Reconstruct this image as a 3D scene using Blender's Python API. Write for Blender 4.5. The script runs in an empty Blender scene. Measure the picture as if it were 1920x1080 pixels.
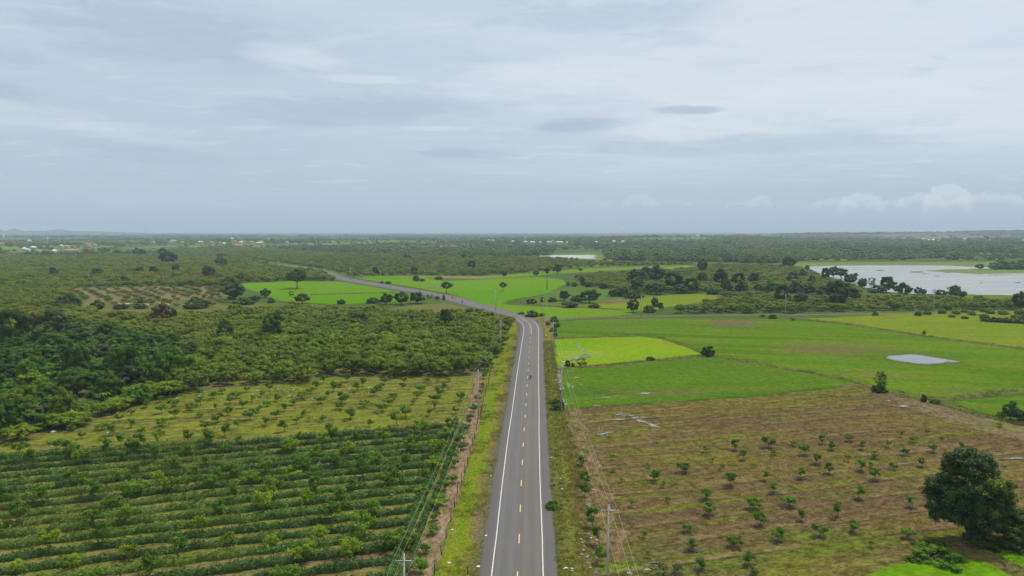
import bpy, bmesh, math, random
import numpy as np
from mathutils import Vector, Matrix
R = math.radians
rng = np.random.default_rng(7)
random.seed(7)
S = bpy.context.scene
COL = S.collection

# ------------------------------------------------------------------ camera
CAMH = 44.0; FPX = 1297.0; HOR = 434.0
PITCH = math.atan((540 - HOR) / FPX)
cd = bpy.data.cameras.new('camera'); cam = bpy.data.objects.new('camera', cd); COL.objects.link(cam)
cam.location = (0, 0, CAMH); cam.rotation_euler = (R(90) - PITCH, 0, 0)
cd.sensor_width = 36; cd.lens = 36 * FPX / 1920; cd.clip_end = 60000; cd.clip_start = 0.5
S.camera = cam
S.render.resolution_x = 1024; S.render.resolution_y = 576
S.view_settings.view_transform = 'Standard'; S.view_settings.look = 'None'
S.view_settings.exposure = 0.1; S.view_settings.gamma = 1

# ------------------------------------------------------------------ light
SUN_EL = R(60); SUN_AZ = math.atan2(0.62, 0.60)      # azimuth from +Y towards +X
sd = bpy.data.lights.new('sun', 'SUN'); sun = bpy.data.objects.new('sun', sd); COL.objects.link(sun)
sd.energy = 3.3; sd.angle = R(1.0); sd.color = (1.0, 0.95, 0.87)
sv = Vector((math.cos(SUN_EL) * math.sin(SUN_AZ), math.cos(SUN_EL) * math.cos(SUN_AZ), math.sin(SUN_EL)))
sun.rotation_euler = sv.to_track_quat('Z', 'Y').to_euler(); sun.location = (0, 0, 300)

# ------------------------------------------------------------------ node helpers
class NT:
    def __init__(s, tree): s.t = tree; s.n = tree.nodes; s.l = tree.links
    def node(s, kind, **kw):
        n = s.n.new(kind)
        for k, v in kw.items(): setattr(n, k, v)
        return n
    def put(s, sock, v):
        if isinstance(v, bpy.types.NodeSocket): s.l.new(v, sock)
        elif isinstance(v, (tuple, list)) and len(v) == 3 and sock.type == 'RGBA': sock.default_value = (*v, 1)
        else: sock.default_value = v
    def math(s, op, a, b=0.0, c=0.0, clamp=False):
        n = s.node('ShaderNodeMath', operation=op, use_clamp=clamp)
        s.put(n.inputs[0], a); s.put(n.inputs[1], b); s.put(n.inputs[2], c); return n.outputs[0]
    def vmath(s, op, a, b=(0, 0, 0)):
        n = s.node('ShaderNodeVectorMath', operation=op); s.put(n.inputs[0], a); s.put(n.inputs[1], b); return n.outputs[0]
    def mix(s, f, a, b, mode='MIX'):
        n = s.node('ShaderNodeMix', data_type='RGBA', blend_type=mode)
        s.put(n.inputs[0], f); s.put(n.inputs[6], a); s.put(n.inputs[7], b); return n.outputs[2]
    def noise(s, vec, scale, detail=3, rough=0.55, dist=0.0):
        n = s.node('ShaderNodeTexNoise'); s.l.new(vec, n.inputs['Vector'])
        n.inputs['Scale'].default_value = scale; n.inputs['Detail'].default_value = detail
        n.inputs['Roughness'].default_value = rough; n.inputs['Distortion'].default_value = dist
        return n.outputs['Fac']
    def map(s, vec, rot=0.0, scale=(1, 1, 1), loc=(0, 0, 0)):
        n = s.node('ShaderNodeMapping'); s.l.new(vec, n.inputs['Vector'])
        n.inputs['Rotation'].default_value = (0, 0, rot); n.inputs['Scale'].default_value = scale
        n.inputs['Location'].default_value = loc; return n.outputs[0]
    def step(s, v, lo, hi, a=0.0, b=1.0):
        n = s.node('ShaderNodeMapRange', interpolation_type='SMOOTHSTEP')
        s.put(n.inputs[0], v); n.inputs[1].default_value = lo; n.inputs[2].default_value = hi
        n.inputs[3].default_value = a; n.inputs[4].default_value = b; return n.outputs[0]
    def comb(s, x, y, z):
        n = s.node('ShaderNodeCombineXYZ')
        for i, v in enumerate((x, y, z)): s.put(n.inputs[i], v)
        return n.outputs[0]
    def sep(s, v):
        n = s.node('ShaderNodeSeparateXYZ'); s.l.new(v, n.inputs[0]); return n.outputs

def lin(c):
    return tuple(((v / 255) / 12.92) if v / 255 <= 0.04045 else (((v / 255) + 0.055) / 1.055) ** 2.4 for v in c)

# ------------------------------------------------------------------ world: layered overcast sky
w = bpy.data.worlds.new('World'); S.world = w; w.use_nodes = True
nt = NT(w.node_tree); nt.n.clear()
tc = nt.node('ShaderNodeTexCoord'); dirv = nt.vmath('NORMALIZE', tc.outputs['Generated'])
dx, dy, dz = nt.sep(dirv)
el = nt.math('MULTIPLY', nt.math('ARCSINE', dz), 57.2958)
az = nt.math('MULTIPLY', nt.math('ARCTAN2', dx, dy), 57.2958)
sky = nt.node('ShaderNodeTexSky', sky_type='NISHITA', sun_disc=False)
sky.sun_elevation = SUN_EL; sky.sun_rotation = SUN_AZ
skyc = nt.mix(1.0, sky.outputs[0], (0.10, 0.10, 0.10), 'MULTIPLY')
dome = nt.math('ADD', nt.math('MAXIMUM', dz, 0.0), 0.06)
plane = nt.comb(nt.math('DIVIDE', dx, dome), nt.math('DIVIDE', dy, dome), 0.0)
ang = nt.comb(az, nt.math('MULTIPLY', el, 2.6), 0.0)
n1 = nt.noise(nt.map(plane, R(12), (0.55, 0.9, 1)), 0.9, 6, 0.6, 0.6)
n2 = nt.noise(nt.map(plane, R(-8), (0.7, 1.4, 1), (5, 2, 0)), 2.2, 7, 0.62, 0.8)
n3 = nt.noise(nt.map(ang, 0, (0.045, 0.11, 1), (3, 1, 0)), 1.0, 6, 0.58, 0.5)
base = nt.node('ShaderNodeValToRGB'); nt.l.new(nt.math('DIVIDE', el, 40.0, clamp=True), base.inputs[0])
cr = base.color_ramp; cr.elements[0].position = 0; cr.elements[0].color = (*lin((160, 181, 201)), 1)
cr.elements[1].position = 1; cr.elements[1].color = (*lin((206, 216, 226)), 1)
for p, c in ((0.06, (168, 187, 205)), (0.16, (182, 198, 213)), (0.28, (195, 208, 221)), (0.45, (202, 214, 226))):
    e = cr.elements.new(p); e.color = (*lin(c), 1)
c = base.outputs[0]
# dull blue-grey cloud masses (more on the left) and paler veils (more on the right and centre)
lft = nt.step(az, -40, 30, 0.22, 0.0)
m1 = nt.step(nt.math('ADD', nt.math('ADD', nt.math('MULTIPLY', n1, .5), nt.math('MULTIPLY', n3, .5)), lft), 0.44, 0.74)
c = nt.mix(nt.math('MULTIPLY', m1, nt.step(el, 0.5, 5, 0.2, 0.6)), c, lin((172, 190, 207)))
pal = nt.step(nt.math('ADD', nt.math('MULTIPLY', n3, 1.0), nt.step(az, -12, 22, -0.12, 0.13)), 0.42, 0.68)
band = nt.math('MULTIPLY', nt.step(el, 3.0, 8.0), nt.step(el, 13, 24, 1, .35))
c = nt.mix(nt.math('MULTIPLY', nt.math('MULTIPLY', pal, band), 0.85), c, lin((208, 217, 228)))
streak = nt.step(n2, 0.52, 0.72)
c = nt.mix(nt.math('MULTIPLY', nt.math('MULTIPLY', streak, nt.step(el, 1.5, 5)), 0.35), c, lin((214, 223, 232)))
dk = nt.step(n2, 0.47, 0.30)
c = nt.mix(nt.math('MULTIPLY', nt.math('MULTIPLY', dk, nt.step(el, 1.5, 6)), 0.32), c, lin((166, 185, 204)))
# lens clouds and dim banks: (azimuth, elevation, half width, half height, strength)
wob = nt.math('MULTIPLY', nt.math('SUBTRACT', nt.noise(nt.map(ang, 0, (0.22, 0.42, 1)), 1.0, 7, .68, .6), 0.5), 3.6)
for (a0, e0, ha, he, st, tilt, br) in ((-26, 14, 9, 2.4, .55, 0, 0), (-12, 9.6, 10, 1.3, .6, .03, 0), (19, 6.6, 12, .8, .5, 0, 0), (-38, 11.4, 6, .5, .4, 0, 0), (-27, 5.6, 5, .7, .5, -.05, 0), (-37, 9.2, 4, .5, .6, 0, 0), (-3.5, 6.3, 4.2, .45, .6, 0, 0), (10, 16.5, 12, 1.2, .4, 0, 0),
                                       (-17, 13.2, 4, 1.0, .55, -.1, 1), (-12, 11.9, 5, .35, .5, 0, 1), (0, 11.8, 8, 1.6, .5, 0, 1), (25, 9.8, 12, 1.8, .5, 0, 1), (-33, 7.3, 8, .4, .35, 0, 1), (19, 16.6, 5, .9, .45, .08, 1), (-6, 8.3, 3, .25, .5, 0, 1), (3.2, 9.9, 5, .3, .35, 0, 1), (-34, 16.4, 5, .8, .4, 0, 1),
                                       (5.4, 8.5, 3.6, 0.62, .8, 0, 0), (14.0, 9.5, 2.7, 0.36, .8, -.03, 0)):
    u = nt.math('DIVIDE', nt.math('SUBTRACT', az, a0), ha)
    v = nt.math('DIVIDE', nt.math('SUBTRACT', nt.math('SUBTRACT', el, e0), nt.math('MULTIPLY', nt.math('SUBTRACT', az, a0), tilt)), he)
    d = nt.math('ADD', nt.math('ADD', nt.math('MULTIPLY', u, u), nt.math('MULTIPLY', v, v)), wob)
    c = nt.mix(nt.math('MULTIPLY', nt.step(d, 1.5, -.1), st), c, lin((214, 222, 231)) if br else lin((160, 180, 202)))
# distant cumulus heads low on the right
bump = nt.noise(nt.map(ang, 0, (1.0, 0.55, 1)), 1.7, 6, 0.62)
bump2 = nt.math('MULTIPLY', nt.math('SUBTRACT', bump, 0.5), 2.6)
for (a0, e0, ha, he, st) in ((32.0, 2.4, 1.5, 1.0, .75), (34.2, 2.1, 2.6, .55, .6), (30.4, 2.2, 1.6, .5, .6), (26.6, 2.2, 1.6, .75, .65), (24.9, 2.1, 1.7, .45, .5), (28.3, 2.0, 1.4, .35, .4), (19.6, 2.3, .9, .55, .45), (18.3, 2.15, 1.3, .3, .35), (10.4, 2.5, 1.4, .6, .38), (12.6, 2.3, 2.2, .3, .3), (6.5, 2.3, 1.6, .4, .2), (-1, 2.3, 2.5, .5, .15),
                             (-37.2, 4.2, 1.0, .7, .5), (-26, 2.2, 5, .4, .15)):
    u = nt.math('DIVIDE', nt.math('SUBTRACT', az, a0), ha)
    top = nt.math('MULTIPLY', nt.math('SUBTRACT', 1.0, nt.math('MULTIPLY', u, u)), he)
    d = nt.math('SUBTRACT', nt.math('ADD', top, nt.math('MULTIPLY', bump2, 0.42)), nt.math('SUBTRACT', el, e0))
    edge = nt.math('MULTIPLY', nt.step(d, 0.0, 0.16), nt.step(d, he * 1.9, he * 0.5))
    edge = nt.math('MULTIPLY', edge, nt.step(nt.math('ABSOLUTE', u), 1.15, 0.75))
    c = nt.mix(nt.math('MULTIPLY', edge, st * .8), c, lin((208, 216, 226)))
c = nt.mix(0.10, c, skyc); c = nt.mix(1.0, c, (1.09, 1.065, 1.03), 'MULTIPLY')
# light from the cloud deck overhead is brighter than the low sky seen here
c = nt.mix(nt.step(el, 22, 55), c, (0.74, 0.78, 0.84))
bg = nt.node('ShaderNodeBackground'); nt.l.new(c, bg.inputs[0]); bg.inputs[1].default_value = 1.0
wo = nt.node('ShaderNodeOutputWorld'); nt.l.new(bg.outputs[0], wo.inputs[0])

# ------------------------------------------------------------------ terrain and projection
def sst(a, b, x): t = np.clip((x - a) / (b - a), 0, 1); return t * t * (3 - 2 * t)
def H(x, y):
    x = np.asarray(x, float); y = np.asarray(y, float); r = np.hypot(x, y)
    a = sst(1150, 2400, r)
    h = a * (4.5 + 4.0 * np.sin(x * .0021 + 1.3 + y * .0007) * np.cos(y * .0026 - .7) + 2.5 * np.sin(x * .0047 - y * .0031))
    h = h + sst(1500, 2300, r) * 20 * np.exp(-((x - 620) / 650) ** 2 - ((y - 2900) / 420) ** 2)
    h = h + 38 * sst(500, 3400, x) * np.exp(-((y - 4600) / 800) ** 2)
    h = h + sst(3500, 9000, r) * 6 * (1 + np.sin(x * .0009) * np.cos(y * .0007))
    # keep the far lake basin level
    h = h * (1 - np.exp(-((x - 70) / 260) ** 2 - ((y - 1220) / 190) ** 2))
    return h
cp, sp = math.cos(PITCH), math.sin(PITCH)
def G(px, py, z=None):
    """pixel of the photograph -> point on the terrain"""
    d = np.array([px - 960, FPX * cp + (540 - py) * sp, -FPX * sp + (540 - py) * cp]); d /= d[1]
    if d[2] < -1e-5:
        t = -(CAMH - (z or 0)) / d[2]
        if z is not None or t < 1100: return float(d[0] * t), float(t)
    ts = np.geomspace(900, 20000, 1500)
    g = CAMH + d[2] * ts - H(d[0] * ts, ts)
    k = np.argmax(g < 0) if (g < 0).any() else len(ts) - 1
    return float(d[0] * ts[k]), float(ts[k])
def P(x, y, z=0.0):
    x = np.asarray(x, float); y = np.asarray(y, float); z = np.asarray(z, float) - CAMH
    dep = y * cp - z * sp; up = y * sp + z * cp
    dep = np.where(dep < 1, 1, dep)
    return 960 + FPX * x / dep, 540 - FPX * up / dep
def inpoly(px, py, poly):
    px = np.asarray(px); py = np.asarray(py); ins = np.zeros(px.shape, bool); n = len(poly)
    for i in range(n):
        x1, y1 = poly[i]; x2, y2 = poly[(i + 1) % n]
        if y1 == y2: continue
        cnd = ((y1 > py) != (y2 > py)) & (px < (x2 - x1) * (py - y1) / (y2 - y1) + x1)
        ins ^= cnd
    return ins

# ------------------------------------------------------------------ mesh helpers
def raw_mesh(name, V, F, mats=None, mi=None, tone=None, smooth=False):
    """V (n,3); F list of arrays (m,k)"""
    me = bpy.data.meshes.new(name); V = np.asarray(V, np.float32).reshape(-1, 3)
    F = [np.asarray(f, np.int32) for f in F if len(f)]
    me.vertices.add(len(V)); me.vertices.foreach_set('co', V.ravel())
    tot = sum(f.size for f in F); npoly = sum(len(f) for f in F)
    me.loops.add(tot); me.polygons.add(npoly)
    me.loops.foreach_set('vertex_index', np.concatenate([f.ravel() for f in F]))
    ls = np.concatenate([np.full(len(f), f.shape[1]) for f in F]); st = np.concatenate([[0], np.cumsum(ls)[:-1]])
    me.polygons.foreach_set('loop_start', st.astype(np.int32)); me.polygons.foreach_set('loop_total', ls.astype(np.int32))
    for m in (mats or []): me.materials.append(m)
    if mi is not None: me.polygons.foreach_set('material_index', np.asarray(mi, np.int32))
    if smooth is True: me.polygons.foreach_set('use_smooth', np.ones(npoly, bool))
    me.update(calc_edges=True)
    if tone is not None:
        a = me.attributes.new('tone', 'FLOAT', 'POINT'); a.data.foreach_set('value', np.asarray(tone, np.float32))
    return me
class MB:
    def __init__(s): s.V = []; s.F = {}; s.n = 0; s.T = []
    def add(s, V, F, tone=0.5):
        V = np.asarray(V, float).reshape(-1, 3); s.V.append(V)
        s.T.append(np.broadcast_to(np.asarray(tone, float), (len(V),)))
        F = [F] if not isinstance(F, list) or (len(F) and np.ndim(F[0]) == 1 and not isinstance(F[0], np.ndarray)) else F
        for f in F:
            f = np.atleast_2d(np.asarray(f, int)) + s.n; s.F.setdefault(f.shape[1], []).append(f)
        s.n += len(V); return s
    def box(s, c, d, rot=None, taper=1.0):
        x, y, z = d[0] / 2, d[1] / 2, d[2] / 2; t = taper
        V = np.array([(-x, -y, -z), (x, -y, -z), (x, y, -z), (-x, y, -z), (-x * t, -y * t, z), (x * t, -y * t, z), (x * t, y * t, z), (-x * t, y * t, z)])
        if rot is not None: V = V @ np.array(Matrix.Rotation(rot[1], 3, rot[0])).T
        return s.add(V + np.array(c), np.array([(3, 2, 1, 0), (4, 5, 6, 7), (0, 1, 5, 4), (1, 2, 6, 5), (2, 3, 7, 6), (3, 0, 4, 7)]))
    def tube(s, pts, rad, n=6, cap=True):
        pts = [Vector(p) for p in pts]; rad = rad if hasattr(rad, '__len__') else [rad] * len(pts)
        V = []
        for i, p in enumerate(pts):
            t = (pts[min(i + 1, len(pts) - 1)] - pts[max(i - 1, 0)]).normalized()
            a = t.cross(Vector((0, 1, 0.02)) if abs(t.y) < .9 else Vector((1, 0, 0))).normalized(); b = t.cross(a)
            for k in range(n):
                th = 2 * math.pi * k / n; V.append(p + (a * math.cos(th) + b * math.sin(th)) * rad[i])
        F = [(i * n + k, i * n + (k + 1) % n, (i + 1) * n + (k + 1) % n, (i + 1) * n + k) for i in range(len(pts) - 1) for k in range(n)]
        s.add([tuple(v) for v in V], np.array(F))
        if cap:
            s.F.setdefault(n, []).append(np.array([[s.n - n + k for k in range(n)]]))
            s.F[n].append(np.array([[s.n - n * len(pts) + n - 1 - k for k in range(n)]]))
        return s
    def mesh(s, name, mats, mi=None, smooth=False):
        F = [np.concatenate(v) for v in s.F.values()]
        return raw_mesh(name, np.concatenate(s.V), F, mats if isinstance(mats, list) else [mats], mi, np.concatenate(s.T), smooth)
    def build(s, name, mats, parent=None, smooth=False):
        return link(name, s.mesh(name, mats, None, smooth), parent)
def link(name, me, parent=None):
    o = bpy.data.objects.new(name, me); COL.objects.link(o)
    if parent: o.parent = parent
    return o
def tag(o, label=None, cat=None, group=None, kind=None):
    for k, v in (('label', label), ('category', cat), ('group', group), ('kind', kind)):
        if v: o[k] = v
    return o
def empty(name, loc, rz=0.0, sc=(1, 1, 1)):
    o = bpy.data.objects.new(name, None); o.empty_display_size = .5; COL.objects.link(o)
    o.location = loc; o.rotation_euler = (0, 0, rz); o.scale = sc; return o
def copy_tree(o, kids, loc, rz=0.0, sc=(1, 1, 1)):
    c = o.copy(); COL.objects.link(c); c.location = loc; c.rotation_euler = (0, 0, rz); c.scale = sc
    for ch in kids:
        d = ch.copy(); COL.objects.link(d); d.parent = c
    return c

# ------------------------------------------------------------------ materials
def newmat(name):
    m = bpy.data.materials.new(name); m.use_nodes = True; t = NT(m.node_tree); t.n.clear()
    out = t.node('ShaderNodeOutputMaterial'); return m, t, out
def simple(name, col, rough=.7, var=.15, scale=3.0, metal=0.0, spec=.3):
    m, t, out = newmat(name); g = t.node('ShaderNodeNewGeometry')
    n = t.noise(g.outputs['Position'], scale, 4, .6)
    f = t.math('MULTIPLY_ADD', n, 2 * var, 1 - var)
    b = t.node('ShaderNodeBsdfPrincipled'); t.l.new(t.mix(1.0, col, t.comb(f, f, f), 'MULTIPLY'), b.inputs['Base Color'])
    b.inputs['Roughness'].default_value = rough; b.inputs['Metallic'].default_value = metal
    b.inputs['Specular IOR Level'].default_value = spec
    t.l.new(b.outputs[0], out.inputs[0]); return m
def leafmat(name, cA, cB, cC, yellow=None, ynear=None, ysc=.012, ylo=.5, yhi=.68, ymax=.8, trans=.25, world=True, spec=.12):
    m, t, out = newmat(name)
    at = t.node('ShaderNodeAttribute', attribute_name='tone'); g = t.node('ShaderNodeNewGeometry'); oi = t.node('ShaderNodeObjectInfo')
    rp = t.node('ShaderNodeValToRGB'); t.l.new(at.outputs['Fac'], rp.inputs[0])
    rp.color_ramp.elements[0].color = (*cA, 1); rp.color_ramp.elements[1].color = (*cC, 1)
    e = rp.color_ramp.elements.new(.55); e.color = (*cB, 1)
    c = rp.outputs[0]
    if yellow:
        n = t.noise(t.map(g.outputs['Position'], .2, (1, .55, 1)), ysc, 4, .62, .4)
        n = t.math('ADD', n, t.math('MULTIPLY', t.math('SUBTRACT', oi.outputs['Random'], .5), .14))
        fy = t.step(n, ylo, yhi, 0, ymax)
        if ynear: fy = t.math('MULTIPLY', fy, t.step(t.sep(g.outputs['Position'])[1], ynear[0], ynear[1], .12, 1))
        c = t.mix(fy, c, yellow)
    f = t.math('MULTIPLY_ADD', oi.outputs['Random'], .5, .75)
    c = t.mix(1.0, c, t.comb(f, f, t.math('MULTIPLY_ADD', oi.outputs['Random'], .2, .8)), 'MULTIPLY')
    b = t.node('ShaderNodeBsdfPrincipled'); t.l.new(c, b.inputs['Base Color']); b.inputs['Roughness'].default_value = .5
    b.inputs['Specular IOR Level'].default_value = spec
    tr = t.node('ShaderNodeBsdfTranslucent'); t.l.new(t.mix(1.0, c, (1.3, 1.25, .6), 'MULTIPLY'), tr.inputs[0])
    mx = t.node('ShaderNodeMixShader'); mx.inputs[0].default_value = trans
    t.l.new(b.outputs[0], mx.inputs[1]); t.l.new(tr.outputs[0], mx.inputs[2]); t.l.new(mx.outputs[0], out.inputs[0])
    return m
def fieldmat(name, c1, c2, c3, rot=0.0, st=6.0, big=.03, mid=.25, fine=1.6, lo=.5, hi=.64, c4=None, c4lo=.62, c4hi=.72, bump=.5, wet=False, contrast=.35, dot=None, patches=(), ridge=None):
    """grassy ground: c1/c2 in large patches, c3 in streaks running along rot, c4 as scattered blotches"""
    m, t, out = newmat(name); g = t.node('ShaderNodeNewGeometry'); p = g.outputs['Position']
    rp = t.map(p, -rot, (1, 1, 1)); sp_ = t.map(rp, 0, (1.0 / st, 1, 1))
    nb = t.noise(t.map(rp, 0, (1 / (1 + .3 * st), 1, 1)), big, 5, .62, .5); nm = t.noise(sp_, mid, 5, .65, .4); nf = t.noise(t.map(rp, 0, (.6, 1, 1)), fine, 4, .7)
    c = t.mix(t.step(nb, .38, .62), c1, c2)
    c = t.mix(t.step(t.math('ADD', t.math('MULTIPLY', nm, .75), t.math('MULTIPLY', nb, .25)), lo, hi), c, c3)
    if c4: c = t.mix(t.step(t.noise(t.map(sp_, 0, (1, 1, 1), (31, 7, 0)), mid * .6, 5, .7), c4lo, c4hi), c, c4)
    if dot:
        nd = t.noise(p, fine * .45, 3, .6)
        c = t.mix(t.step(nd, .56, .66, 0, .7), c, dot)
    if patches:
        xs_, ys_, _z = t.sep(p); nw_ = t.math('MULTIPLY', t.math('SUBTRACT', t.noise(t.map(rp, 0, (1 / (st * .8), 1, 1)), .26, 6, .75), .5), 6.5)
        for (qx, qy, ra, rb, pc, ps) in patches:
            X0, Y0 = G(qx, qy, 0.0); rx_ = ra * Y0 / FPX; ry_ = abs(G(qx, qy - rb, 0.0)[1] - G(qx, qy + rb, 0.0)[1]) / 2
            u = t.math('DIVIDE', t.math('SUBTRACT', xs_, X0), rx_); v = t.math('DIVIDE', t.math('SUBTRACT', ys_, Y0), ry_)
            dd = t.math('ADD', t.math('ADD', t.math('MULTIPLY', u, u), t.math('MULTIPLY', v, v)), nw_)
            c = t.mix(t.step(dd, 1.5, -.3, 0, ps), c, pc)
    if ridge:
        per, rc, rdark, rs = ridge; _x, yy, _z = t.sep(rp); ph = t.math('DIVIDE', t.math('ADD', yy, t.math('MULTIPLY', t.noise(t.map(rp, 0, (.25, 1, 1)), .12, 3, .5), per * .9)), per)
        fr = t.math('FRACT', ph); ok = t.math('MULTIPLY', t.step(t.noise(t.map(rp, 0, (.22, 1, 1), (4, 9, 0)), .3, 4, .65), .40, .56), rs)
        c = t.mix(t.math('MULTIPLY', t.step(t.math('ABSOLUTE', t.math('SUBTRACT', fr, .5)), .14, .05), ok), c, rc)
        c = t.mix(t.math('MULTIPLY', t.step(t.math('ABSOLUTE', t.math('SUBTRACT', fr, .34)), .07, .02), ok), c, rdark)
    nf = t.math('ADD', t.math('MULTIPLY', nf, .6), t.math('MULTIPLY', t.noise(t.map(rp, 0, (.7, 1, 1)), fine * .33, 3, .7), .4))
    f = t.math('MULTIPLY_ADD', t.step(nf, .34, .66), 2 * contrast, 1 - contrast)
    c = t.mix(1.0, c, t.comb(f, f, t.math('MULTIPLY', f, .92)), 'MULTIPLY')
    b = t.node('ShaderNodeBsdfDiffuse'); t.l.new(c, b.inputs['Color'])
    bp = t.node('ShaderNodeBump'); bp.inputs['Strength'].default_value = bump; bp.inputs['Distance'].default_value = .35
    t.l.new(nf, bp.inputs['Height']); t.l.new(bp.outputs[0], b.inputs['Normal'])
    if wet:
        nw = t.step(t.noise(t.map(sp_, 0, (1, 1, 1), (3, 11, 0)), mid * .9, 5, .7), .62, .68)
        gl = t.node('ShaderNodeBsdfPrincipled'); gl.inputs['Base Color'].default_value = (.09, .09, .08, 1); gl.inputs['Roughness'].default_value = .08
        mx = t.node('ShaderNodeMixShader'); t.l.new(nw, mx.inputs[0]); t.l.new(b.outputs[0], mx.inputs[1]); t.l.new(gl.outputs[0], mx.inputs[2])
        t.l.new(mx.outputs[0], out.inputs[0])
    else: t.l.new(b.outputs[0], out.inputs[0])
    return m
def watermat(name, col, rough=.12, silt=None, bump=.05, ragged=None):
    m, t, out = newmat(name); g = t.node('ShaderNodeNewGeometry'); p = g.outputs['Position']
    n = t.noise(t.map(p, .1, (.35, 1, 1)), .03, 5, .6)
    c = t.mix(t.step(n, .42, .66), col, silt or col)
    b = t.node('ShaderNodeBsdfPrincipled'); t.l.new(c, b.inputs['Base Color']); b.inputs['Roughness'].default_value = rough
    b.inputs['IOR'].default_value = 1.33
    t.l.new(t.math('MULTIPLY_ADD', t.step(n, .4, .6), .18, rough), b.inputs['Roughness'])
    bp = t.node('ShaderNodeBump'); bp.inputs['Strength'].default_value = bump; bp.inputs['Distance'].default_value = .1
    t.l.new(t.noise(p, 1.2, 3), bp.inputs['Height']); t.l.new(bp.outputs[0], b.inputs['Normal'])
    if ragged:
        df = t.node('ShaderNodeBsdfDiffuse'); df.inputs[0].default_value = (*ragged, 1); mx = t.node('ShaderNodeMixShader')
        t.l.new(t.step(t.noise(t.map(p, -R(12), (.22, 1, 1)), 1.5, 6, .72), .44, .50), mx.inputs[0]); t.l.new(b.outputs[0], mx.inputs[1]); t.l.new(df.outputs[0], mx.inputs[2]); t.l.new(mx.outputs[0], out.inputs[0])
    else: t.l.new(b.outputs[0], out.inputs[0])
    return m
TH = R(17.3)
M = {}
M['pale'] = fieldmat('olive_grass', (.122, .15, .017), (.155, .175, .02), (.095, .088, .034), rot=R(14), st=9, big=.04, mid=.55, lo=.46, hi=.60, c4=(.085, .11, .016), contrast=.35, ridge=(3.1, (.17, .17, .025), (.065, .055, .028), .75))
M['cropfloor'] = fieldmat('dry_crop_floor', (.13, .135, .03), (.155, .14, .045), (.155, .105, .06), rot=TH, st=10, big=.05, mid=.5, lo=.48, hi=.62, c4=(.075, .095, .02), contrast=.4)
M['brown'] = fieldmat('brown_pasture', (.122, .098, .032), (.10, .066, .042), (.115, .072, .045), rot=R(15.5), st=12, big=.03, mid=.34, lo=.50, hi=.60, c4=(.11, .125, .014), c4lo=.52, c4hi=.62, contrast=.5, dot=(.07, .055, .035), ridge=(6.1, (.165, .115, .058), (.05, .045, .025), .7),
    patches=((1250, 1050, 240, 34, (.08, .11, .016), .7), (1560, 1020, 150, 34, (.08, .11, .016), .75), (1330, 790, 120, 12, (.09, .06, .042), .8), (1500, 930, 110, 14, (.10, .07, .045), .6), (1160, 1060, 50, 16, (.10, .17, .01), .7), (1800, 860, 100, 26, (.14, .105, .05), .5), (1480, 755, 150, 12, (.125, .13, .014), .7), (1450, 800, 170, 14, (.105, .07, .042), .7), (1160, 775, 50, 9, (.115, .12, .012), .6), (1150, 830, 50, 14, (.12, .12, .014), .5), (1330, 860, 130, 16, (.125, .12, .018), .6), (1620, 830, 100, 10, (.10, .066, .042), .7)))
M['redsoil'] = fieldmat('reddish_soil', (.20, .13, .085), (.23, .16, .11), (.12, .11, .04), rot=R(92), st=3, big=.2, mid=.5, contrast=.35)
M['rice'] = fieldmat('rice_green', (.054, .122, .007), (.072, .142, .009), (.105, .13, .02), rot=R(-14), st=9, big=.02, mid=.11, lo=.47, hi=.62, c4=(.095, .15, .010), c4lo=.48, c4hi=.60, contrast=.32,
    patches=((1383, 607, 66, 6, (.125, .09, .055), 1), (1560, 655, 125, 13, (.115, .10, .038), .95), (1690, 666, 60, 5, (.12, .105, .045), .8), (1640, 702, 70, 7, (.12, .135, .03), .7), (1820, 735, 90, 7, (.10, .105, .035), .7), (1120, 607, 60, 3, (.10, .11, .04), .6), (1860, 680, 80, 9, (.11, .15, .012), .6), (1310, 645, 60, 6, (.09, .13, .02), .5)))
M['rice_dark'] = fieldmat('rice_dark_green', (.054, .118, .008), (.070, .132, .010), (.10, .108, .03), rot=R(10), st=9, big=.03, mid=.16, lo=.54, hi=.66, c4=(.095, .15, .010), c4lo=.50, contrast=.34,
    patches=((1250, 738, 110, 7, (.10, .095, .035), .8), (1120, 735, 50, 10, (.07, .09, .03), .7), (1400, 730, 100, 6, (.105, .12, .016), .6)))
M['rice_lime'] = fieldmat('rice_lime', (.115, .23, .006), (.145, .24, .008), (.18, .20, .012), rot=R(-8), st=5, big=.03, mid=.14, contrast=.2, c4=(.10, .20, .008), patches=((1090, 665, 60, 8, (.20, .25, .07), .5),))
M['rice_bright'] = fieldmat('rice_bright', (.078, .19, .004), (.098, .205, .006), (.12, .165, .015), rot=R(3), st=10, big=.012, mid=.06, lo=.50, hi=.64, contrast=.26)
M['rice_pale'] = fieldmat('yellow_green_field', (.115, .17, .012), (.15, .18, .014), (.10, .125, .02), rot=R(-10), st=8, big=.03, mid=.2, contrast=.28, lo=.52)
M['mound'] = fieldmat('low_green_mound', (.065, .12, .02), (.09, .14, .022), (.115, .115, .04), rot=R(5), st=5, big=.02, mid=.1, contrast=.25)
M['mud'] = fieldmat('bare_mud', (.125, .095, .06), (.15, .12, .07), (.11, .12, .03), rot=R(15), st=6, big=.05, mid=.3, contrast=.4)
M['tan'] = fieldmat('dry_tan_strip', (.17, .15, .06), (.20, .16, .08), (.13, .15, .035), rot=R(10), st=8, big=.03, mid=.1, contrast=.3)
M['clear'] = fieldmat('brown_clearing', (.17, .125, .08), (.15, .125, .065), (.11, .13, .03), rot=R(40), st=7, big=.03, mid=.14, lo=.50, hi=.6, contrast=.4)
M['bund'] = fieldmat('bund_earth', (.12, .105, .045), (.10, .12, .03), (.075, .06, .04), rot=R(20), st=2, big=.2, mid=.8, contrast=.5)
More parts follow.
